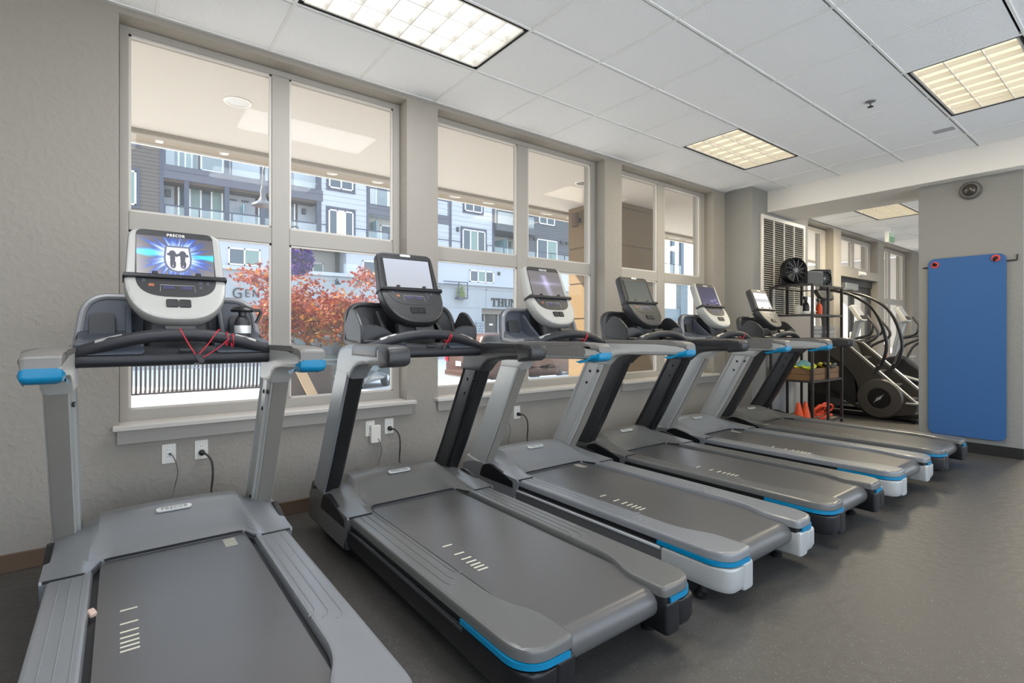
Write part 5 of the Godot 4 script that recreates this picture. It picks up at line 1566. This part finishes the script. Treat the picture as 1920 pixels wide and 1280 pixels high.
	put("grille_badge", cached("badge_ring", func(g):
		var o := []
		for i in 18:
			o.append(Vector3(0, sin(TAU * i / 18), cos(TAU * i / 18)) * 0.075)
		g.tube(o, 0.014, 6, true)
		g.box(Vector3.ZERO, Vector3(0.02, 0.03, 0.19))), M.chrome, t, Vector3(x + 0.02, 0.64, 0))
	put("lower_grille", cached("carlg%d" % kind, func(g): g.span(Vector3(x - 0.08, 0.3, -0.62), Vector3(x + 0.015, 0.4, 0.62), 0.01)), M.black, t)
	for e in [-1.0, 1.0]:
		put("licence_plate", cached("plate_car", func(g): g.span(Vector3(-0.008, -0.075, -0.155), Vector3(0.008, 0.075, 0.155), 0.004)), mat(c8(226, 226, 222), 0.5) if e < 0 else mat(c8(150, 136, 112), 0.5), t, Vector3(e * (x + 0.03) - (0.03 if e < 0 else 0.0), 0.74 if e < 0 else 0.47, 0))

func cars() -> void:
	car("suv", "brown SUV parked at the kerb outside the second window, its rear with a white plate", Vector3(10.9, STREET, -10.2), 0, mat(c8(84, 58, 48), 0.25, 0.3), 0)
	car("suv", "dark green SUV at the kerb behind the second treadmill, just right of the maple", Vector3(5.3, STREET, -11.4), 50, mat(c8(64, 74, 72), 0.2, 0.3), 0)
	car("suv", "white SUV across the street in front of the dark shop entrance", Vector3(17.6, STREET, -19.6), 0, mat(c8(226, 230, 232), 0.2), 0)
	car("sedan", "silver sedan with pale bumper seen head-on through the second window", Vector3(15.6, STREET, -13.4), 200, mat(c8(214, 204, 188), 0.22, 0.2), 1)
	car("sedan", "dark blue sedan whose wheel shows left of the tan pier", Vector3(20.6, STREET, -15.8), 180, mat(c8(40, 48, 66), 0.2, 0.3), 1)
	car("pickup", "bright blue pickup across the street, between the maple and the second treadmill", Vector3(8.0, STREET, -17.5), 0, mat(c8(30, 92, 170), 0.25, 0.1), 2)

func win(b: Node3D, x0: float, y0: float, x1: float, y1: float, z: float, panes: int, frame: Material, border: Material, blinds: Material) -> void:
	var g := Geo.new()
	if border:
		g.span(Vector3(x0 - 0.13, y0 - 0.13, z - 0.02), Vector3(x1 + 0.13, y1 + 0.15, z + 0.03))
		put("window_border", g, border, b)
		g = Geo.new()
	g.span(Vector3(x0, y0, z), Vector3(x1, y0 + 0.07, z + 0.06)); g.span(Vector3(x0, y1 - 0.07, z), Vector3(x1, y1, z + 0.06))
	for k in panes + 1:
		var x := lerpf(x0, x1 - 0.07, float(k) / panes)
		g.span(Vector3(x, y0, z), Vector3(x + 0.07, y1, z + 0.06))
	var f := put("window_frame", g, frame, b)
	for k in panes:
		var xa := lerpf(x0, x1 - 0.07, float(k) / panes) + 0.07
		var xb := lerpf(x0, x1 - 0.07, float(k + 1) / panes)
		put("pane", spanned(Vector3(xa, y0 + 0.07, z + 0.02), Vector3(xb, y1 - 0.07, z + 0.035)), M.far_glass if (k % 2 == 0 or blinds == null) else blinds, f)

func railing(b: Node3D, x0: float, x1: float, y: float, z: float) -> void:   # y: top of the rail
	var r := put("balcony_rail", spanned(Vector3(x0, y - 0.06, z - 0.03), Vector3(x1, y, z + 0.03)), M.navy, b)
	put("bottom_rail", spanned(Vector3(x0, y - 1.02, z - 0.025), Vector3(x1, y - 0.97, z + 0.025)), M.navy, r)
	var n := maxi(1, roundi((x1 - x0) / 1.45))
	for k in n + 1:
		var x := lerpf(x0 + 0.02, x1 - 0.02, float(k) / n)
		put("rail_post", spanned(Vector3(x - 0.025, y - 1.05, z - 0.025), Vector3(x + 0.025, y, z + 0.025)), M.navy, r)
		if k < n:
			put("glass_panel", spanned(Vector3(x + 0.04, y - 0.96, z - 0.005), Vector3(lerpf(x0 + 0.02, x1 - 0.02, float(k + 1) / n) - 0.04, y - 0.08, z + 0.005)), M.rail_glass, r)

func siding(b: Node3D, x0: float, x1: float, y0: float, y1: float, z: float, m: Material, pitch := 0.172) -> void:
	put("wall_body", spanned(Vector3(x0, y0, z - 0.4), Vector3(x1, y1, z - 0.02)), m, b)
	var g := Geo.new()
	for k in int((y1 - y0) / pitch):
		var y := y0 + k * pitch
		g.prism(PackedVector2Array([Vector2(z - 0.03, y), Vector2(z + 0.022, y), Vector2(z + 0.022, y + 0.03), Vector2(z, y + pitch), Vector2(z - 0.03, y + pitch)]), along_x(), x0, x1)
	var o := put("clapboards", g, m, b)
	o.set_meta("kind", "stuff")

func building() -> void:
	M.navy = mat(c8(62, 66, 80), 0.5)
	M.far_glass = mat(c8(66, 78, 86), 0.08)
	M.far_blind = mat(c8(112, 134, 126), 0.25)
	M.far_curtain = mat(c8(206, 200, 166), 0.4)
	M.rail_glass = glass(c8(190, 220, 220), 0.08)
	var wht := mat(c8(170, 174, 180), 0.7)
	var low := mat(c8(152, 156, 158), 0.7)
	var brown := mat(c8(92, 84, 77), 0.75)
	var gry := mat(c8(84, 86, 90), 0.75)
	var shade := mat(c8(184, 182, 174), 0.7)
	var band := mat(c8(84, 84, 94), 0.6)
	var b := thing("apartment_building", "long white and grey apartment building with shops below, across the street", "building", Vector3.ZERO)
	# ground floor with the signs
	var panel := Geo.new()
	panel.span(Vector3(-8, STREET, F - 1), Vector3(19.42, 4.35, F)); panel.span(Vector3(19.42, 2.86, F - 1), Vector3(34, 4.35, F)); panel.span(Vector3(23.4, STREET, F - 1), Vector3(34, 2.86, F))
	put("shopfront_wall", panel, low, b)
	put("ledge", spanned(Vector3(-8, 4.35, F - 1), Vector3(34, 4.55, F + 0.16), 0.02), wht, b)
	var g := Geo.new()
	for k in 12:
		var x: float = -7.0 + k * 3.3 + (0.35 if k > 7 else 0.0)
		g.span(Vector3(x, 2.9, F), Vector3(x + 0.09, 4.3, F + 0.03)); g.span(Vector3(x - 0.5, 4.1, F), Vector3(x + 2.8, 4.16, F + 0.03)); g.span(Vector3(x - 0.5, 2.86, F), Vector3(x + 2.8, 2.92, F + 0.03))
	put("panel_battens", g, low, b)
	put("shop_recess", spanned(Vector3(19.42, STREET, F - 1.2), Vector3(23.4, 2.86, F - 0.9)), mat(c8(58, 56, 54), 0.2), b)
	put("shop_header", spanned(Vector3(19.42, 2.5, F - 0.9), Vector3(23.4, 2.86, F - 0.5)), mat(c8(150, 140, 128), 0.6), b)
	for x in [19.42, 20.1, 21.3, 22.4]:
		put("shop_mullion", spanned(Vector3(x, STREET, F - 0.9), Vector3(x + 0.12, 2.5, F - 0.8)), mat(c8(150, 148, 144), 0.5), b)
	put("door_card", spanned(Vector3(20.65, 1.72, F - 0.89), Vector3(20.95, 1.85, F - 0.88)), M.white, b)
	win(b, 5.2, 1.7, 6.3, 2.6, F, 2, M.char, null, M.far_blind)
	win(b, 8.0, 0.6, 10.4, 2.6, F, 3, M.char, null, M.far_blind)
	win(b, 12.9, 0.6, 15.2, 2.6, F, 3, M.char, null, M.far_blind)
	var st := Geo.new()
	var r := RandomNumberGenerator.new()
	r.seed = 9
	for k in 15:
		var x := 18.9
		while x < 19.45:
			var w := r.randf_range(0.12, 0.3)
			st.box(Vector3(x + w / 2, STREET + 0.08 + k * 0.165, F + 0.06), Vector3(w - 0.02, 0.15, r.randf_range(0.16, 0.22)), 0.012)
			x += w
	var so := put("stone_pilaster", st, mat(c8(150, 156, 160), 0.85), b)
	so.set_meta("kind", "stuff")
	words("G", 0.52, M.black, b, Transform3D(Basis(), Vector3(4.65, 3.19, F + 0.04)), "sign_letter", false, false, 0.06)
	words("E", 0.37, M.black, b, Transform3D(Basis(), Vector3(5.1, 3.2, F + 0.04)), "sign_letter", false, false, 0.06)
	words("N", 0.37, M.black, b, Transform3D(Basis(), Vector3(5.49, 3.21, F + 0.04)), "sign_letter", false, false, 0.06)
	for k in 4:
		words("THUN"[k], 0.56, M.black, b, Transform3D(Basis(), Vector3([20.42, 20.98, 21.55, 22.1][k], 3.29, F + 0.04)), "sign_letter", true, true, 0.06)
	for x in [4.78, 5.95, 9.55, 10.8]:
		var s := put("gooseneck_light", cached("gneck", func(gg): gg.tube(bend([Vector3(0, 0.0, 0.0), Vector3(0, 0.16, 0.12), Vector3(0, 0.2, 0.28), Vector3(0, 0.1, 0.36)]), 0.022, 6)), M.black, b, Vector3(x, 4.0, F))
		put("lamp_bell", cached("gbell", func(gg): gg.lathe([[0.002, 0.12], [0.05, 0.1], [0.07, 0.02], [0.17, -0.1], [0.16, -0.12], [0.002, -0.08]], Transform3D(Basis(), Vector3(0, 0.0, 0.37)), 14)), M.black, s)
	var ad := put("number_board", spanned(Vector3(12.1, 3.36, F), Vector3(12.62, 4.34, F + 0.05), 0.01), M.char, b)
	put("number_face", spanned(Vector3(12.15, 3.42, F + 0.05), Vector3(12.57, 4.28, F + 0.06)), mat(c8(214, 216, 216), 0.5), ad)
	words("2", 0.34, M.char, ad, Transform3D(Basis(), Vector3(12.36, 3.46, F + 0.065)), "number", false, true, 0.02)
	# second floor
	put("second_floor_wall", spanned(Vector3(-8, 4.5, F - 1.2), Vector3(7.3, 6.0, F - 0.1)), wht, b)
	put("second_floor_wall", spanned(Vector3(10.2, 4.5, F - 1.2), Vector3(24, 6.0, F - 0.1)), wht, b)
	put("loggia_back", spanned(Vector3(7.3, 4.5, F - 2.2), Vector3(10.2, 6.0, F - 2.0)), shade, b)
	put("second_floor_wall", spanned(Vector3(24, 4.5, F - 1.2), Vector3(34, 6.0, F - 0.1)), shade, b)
	win(b, 4.26, 4.6, 5.72, 5.46, F - 0.08, 2, M.white, null, M.far_blind)
	win(b, 8.3, 4.5, 9.5, 5.3, F - 1.98, 2, M.white, null, M.far_blind)
	win(b, 11.13, 4.62, 12.7, 5.4, F - 0.08, 2, M.white, null, M.far_blind)
	win(b, 18.48, 4.6, 20.42, 5.4, F - 0.08, 3, M.white, null, M.far_blind)
	put("wall_lamp", spanned(Vector3(20.8, 5.2, F - 0.1), Vector3(20.95, 5.42, F + 0.06), 0.02), M.char, b)
	put("privacy_screen", spanned(Vector3(10.0, 4.55, F + 0.02), Vector3(10.85, 5.1, F + 0.05)), M.rail_glass, b)
	# corner planter balcony
	put("planter_box", spanned(Vector3(17.28, 3.4, F), Vector3(18.0, 3.5, F + 0.5), 0.01), M.navy, b)
	for x in [17.28, 17.95]:
		put("planter_post", spanned(Vector3(x, 3.5, F + 0.44), Vector3(x + 0.05, 4.5, F + 0.5)), M.navy, b)
	put("planter_rail", spanned(Vector3(16.2, 4.44, F + 0.44), Vector3(18.0, 4.5, F + 0.5)), M.navy, b)
	put("planter_rail", spanned(Vector3(16.2, 4.28, F + 0.44), Vector3(17.3, 4.33, F + 0.5)), M.navy, b)
	var spots := []
	for k in 260:
		spots.append(Vector3(17.64 + r.randf_range(-0.25, 0.25), 3.52 + absf(r.randfn(0, 0.35)), F + 0.25 + r.randf_range(-0.15, 0.15)))
	leaves("planter_foliage", b, leaf_mesh(5, 1.0), spots, [c8(130, 150, 50), c8(100, 130, 50), c8(180, 180, 120)], r, 0.09, leaf_material(c8(110, 130, 40)))
	# third and fourth floors
	put("deck", spanned(Vector3(-8, 6.0, F - 2.0), Vector3(34, 6.15, F + 0.1)), wht, b)
	siding(b, -8.0, 1.45, 6.15, 12.5, F, brown)
	put("corner_board", spanned(Vector3(1.45, 6.15, F - 2.0), Vector3(1.61, 12.5, F + 0.04)), M.navy, b)
	win(b, -0.8, 6.95, 0.58, 8.5, F + 0.03, 2, M.white, M.navy, M.far_blind)
	win(b, -0.8, 9.75, 0.58, 11.0, F + 0.03, 2, M.white, M.navy, M.far_blind)
	# recessed balconies left
	var zb := F - 1.0
	var k1 := 1.035
	put("recess_wall", spanned(Vector3(1.61, 6.15, zb - 0.3), Vector3(8.9, 12.5, zb)), wht, b)
	for s in [[1.61, 8.85, 8.42, 9.02], [11.46, 17.0, 8.15, 8.66]]:
		put("balcony_deck", spanned(Vector3(s[0], s[2], zb), Vector3(s[1], s[3] - 0.06, F - 0.04)), wht, b)
		put("balcony_band", spanned(Vector3(s[0], s[2], F - 0.05), Vector3(s[1], s[3], F + 0.04)), band, b)
		put("band_line", spanned(Vector3(s[0], (s[2] + s[3]) / 2 + 0.06, F + 0.04), Vector3(s[1], (s[2] + s[3]) / 2 + 0.09, F + 0.055)), M.navy, b)
	put("soffit_beam", spanned(Vector3(1.61, 8.3, zb), Vector3(8.6, 8.42, F - 0.1)), mat(c8(88, 72, 62), 0.7), b)
	for x in [[2.41, 2.61], [4.09, 4.31], [5.71, 5.93], [8.53, 8.78]]:
		put("column", spanned(Vector3(x[0], 6.15, F - 0.2), Vector3(x[1], 8.42, F + 0.02)), M.navy, b)
		if x[0] > 3.0:
			put("column", spanned(Vector3(x[0], 9.02, F - 0.2), Vector3(x[1], 12.5, F + 0.02)), M.navy, b)
	win(b, 2.15 * k1, 6.2, 4.02 * k1, 8.4, zb, 4, M.white, M.dark_trim, M.far_blind)
	win(b, 5.6 * k1, 6.2, 7.4 * k1, 8.4, zb, 3, M.white, M.dark_trim, M.far_blind)
	win(b, 2.15 * k1, 9.1, 2.75 * k1, 11.3, zb, 2, M.white, M.navy, M.far_blind)
	win(b, 6.2 * k1, 9.1, 7.2 * k1, 11.3, zb, 2, M.white, M.navy, M.far_blind)
	put("brown_bay", spanned(Vector3(2.95, 9.1, F - 0.9), Vector3(3.3, 12.5, F - 0.6)), brown, b)
	win(b, 3.1, 9.1, 4.09, 12.0, F - 0.3, 1, M.white, null, null)
	put("wall_lamp", spanned(Vector3(1.72, 7.75, zb), Vector3(1.95, 8.1, zb + 0.14), 0.02), M.char, b)
	put("wall_lamp", spanned(Vector3(8.0, 7.8, zb), Vector3(8.2, 8.1, zb + 0.14), 0.02), M.char, b)
	for x in [4.45, 5.0]:
		put("wall_vent", spanned(Vector3(x, 8.02, zb), Vector3(x + 0.34, 8.08, zb + 0.1)), M.char, b)
	put("privacy_screen", spanned(Vector3(4.95, 6.2, zb), Vector3(4.98, 7.75, F - 0.1)), M.screen_glass, b)
	put("privacy_post", spanned(Vector3(4.93, 6.2, F - 0.16), Vector3(5.0, 7.85, F - 0.1)), M.navy, b)
	railing(b, 1.63, 16.9, 7.2, F + 0.0)
	railing(b, 1.63, 8.52, 10.02, F + 0.0)
	# white siding bay
	siding(b, 8.78, 11.34, 6.15, 12.5, F, wht, 0.3)
	put("corner_board", spanned(Vector3(11.34, 6.15, F - 1.6), Vector3(11.46, 12.5, F + 0.04)), M.navy, b)
	win(b, 9.15, 6.2, 10.55, 8.06, F + 0.03, 3, M.white, M.navy, M.far_curtain)
	win(b, 9.17, 9.25, 10.53, 10.6, F + 0.03, 2, M.white, M.navy, null)
	put("recess_wall", spanned(Vector3(11.46, 6.15, zb - 0.3), Vector3(17.0, 12.5, zb)), shade, b)
	win(b, 12.6, 6.2, 14.0, 7.8, zb, 2, M.white, null, M.far_blind)
	win(b, 12.3, 8.7, 14.6, 10.9, zb, 3, M.white, null, M.far_curtain)
	railing(b, 11.5, 16.8, 9.7, F + 0.0)
	put("privacy_screen", spanned(Vector3(12.0, 6.2, zb), Vector3(12.03, 7.85, F - 0.1)), M.screen_glass, b)
	put("privacy_post", spanned(Vector3(11.98, 6.2, F - 0.16), Vector3(12.05, 7.92, F - 0.1)), M.navy, b)
	# second white bay
	siding(b, 15.4, 20.27, 6.15, 12.5, F, wht, 0.3)
	put("corner_board", spanned(Vector3(16.85, 6.15, F - 0.1), Vector3(17.03, 12.5, F + 0.05)), M.navy, b)
	put("corner_board", spanned(Vector3(20.27, 6.15, F - 2.0), Vector3(20.45, 12.5, F + 0.05)), M.navy, b)
	win(b, 18.02, 9.25, 19.4, 10.6, F + 0.03, 2, M.white, M.navy, null)
	win(b, 17.85, 6.2, 19.65, 8.04, F + 0.03, 3, M.white, M.navy, M.far_blind)
	put("wall_lamp", spanned(Vector3(17.4, 7.8, F), Vector3(17.56, 8.1, F + 0.14), 0.02), M.char, b)
	# recess with a corner balcony
	put("recess_wall", spanned(Vector3(20.45, 6.15, F - 2.0), Vector3(23.4, 12.5, F - 1.7)), shade, b)
	win(b, 22.4, 6.2, 23.3, 8.1, F - 1.7, 2, M.white, null, M.far_blind)
	put("balcony_band", spanned(Vector3(20.45, 8.25, F - 1.7), Vector3(23.9, 8.72, F + 0.3)), gry, b)
	railing(b, 20.5, 23.9, 9.62, F + 0.25)
	put("privacy_screen", spanned(Vector3(21.6, 6.2, F - 1.6), Vector3(21.63, 7.85, F - 0.1)), M.screen_glass, b)
	put("privacy_post", spanned(Vector3(21.58, 6.2, F - 0.16), Vector3(21.65, 7.95, F - 0.1)), M.navy, b)
	railing(b, 16.9, 30.0, 7.2, F + 0.0)
	siding(b, 23.4, 34.0, 6.15, 12.5, F - 0.05, gry)
	win(b, 24.5, 9.25, 26.05, 10.4, F - 0.02, 2, M.white, null, null)
	win(b, 24.3, 6.2, 26.3, 8.12, F - 0.02, 2, M.white, null, M.far_blind)
	for x in [23.95, 26.6, 27.2]:
		put("wall_lamp", spanned(Vector3(x, 8.0, F), Vector3(x + 0.3, 8.2, F + 0.14), 0.02), M.char, b)
	put("roof", spanned(Vector3(-8, 12.5, F - 6), Vector3(34, 12.8, F + 0.3)), M.navy, b)
	put("rear_block", spanned(Vector3(-8, STREET, F - 6), Vector3(34, 12.5, F - 2.3)), shade, b)
	# far corner tower
	var t := thing("corner_tower", "blue grey glass and stone corner tower far down the street", "building", Vector3(41.5, STREET, -27))
	var steel := mat(c8(84, 102, 116), 0.5)
	var stone := bumpy(mat(c8(124, 138, 144), 0.9), noise_tex(51, 0.12, 2, true, 12.0, 256, FastNoiseLite.TYPE_CELLULAR), 0.5, 0.9)
	for x in [0.0, 2.2, 3.7]:
		put("column", spanned(Vector3(x, 7.0, -0.3), Vector3(x + 0.45, 14.5, 0.0)), steel, t)
	put("stone_column", spanned(Vector3(3.5, 0, -0.5), Vector3(4.7, 7.0, 0.1)), stone, t)
	put("stone_base", spanned(Vector3(-3, 0, -0.6), Vector3(3.5, 4.1, 0.0)), stone, t)
	put("opening", spanned(Vector3(-1.6, 0, -0.2), Vector3(2.0, 2.6, 0.04)), M.navy, t)
	for y in [7.0, 11.6]:
		put("slab", spanned(Vector3(-3, y, -3), Vector3(4.2, y + 0.55, 0.15)), steel, t)
	put("wall", spanned(Vector3(-3, 7.5, -3.2), Vector3(4.0, 14.0, -2.8)), mat(c8(216, 226, 232), 0.6), t)
	railing(t, -3, 3.7, 8.55, 0.05)
	railing(t, -3, 3.7, 13.1, 0.05)

func greenery() -> void:
	var r := RandomNumberGenerator.new()
	r.seed = 15
	var t := thing("street_tree", "small bright green street tree seen right of the third treadmill's console", "tree", Vector3(22.6, STREET, -21.4))
	put("trunk", cached("sttrunk", func(g): g.tube([Vector3(0, 0, 0), Vector3(0.03, 1.6, 0), Vector3(0, 2.9, 0)], [0.09, 0.07, 0.03], 8)), mat(c8(110, 92, 74), 0.8), t)
	var spots := []
	for k in 1500:
		var d := Vector3(r.randfn(0, 1), r.randfn(0, 1), r.randfn(0, 1)).normalized() * pow(r.randf(), 0.4)
		spots.append(Vector3(0, 3.0, 0) + d * Vector3(0.8, 0.9, 0.8))
	leaves("crown", t, leaf_mesh(5, 1.0), spots, [c8(120, 170, 60), c8(90, 140, 50), c8(150, 190, 80)], r, 0.13, leaf_material(c8(110, 150, 50)))
	var f := thing("flower_bed", "small bed of white and red flowers low outside the third window", "flowers", Vector3(8.5, WALK, -2.25))
	spots = []
	for k in 500:
		spots.append(Vector3(r.randfn(0, 0.22), 1.12 + absf(r.randfn(0, 0.22)), r.randfn(0, 0.2)))
	put("tub", cached("bedtub", func(g): g.lathe([[0.002, 0], [0.24, 0], [0.34, 1.1], [0.31, 1.1], [0.002, 1.05]], Transform3D(), 18)), mat(c8(120, 100, 84), 0.7), f)
	leaves("blossoms", f, leaf_mesh(5, 1.0), spots, [c8(230, 220, 200), c8(200, 60, 60), c8(220, 170, 60), c8(110, 130, 70)], r, 0.06, leaf_material(c8(150, 120, 80)))
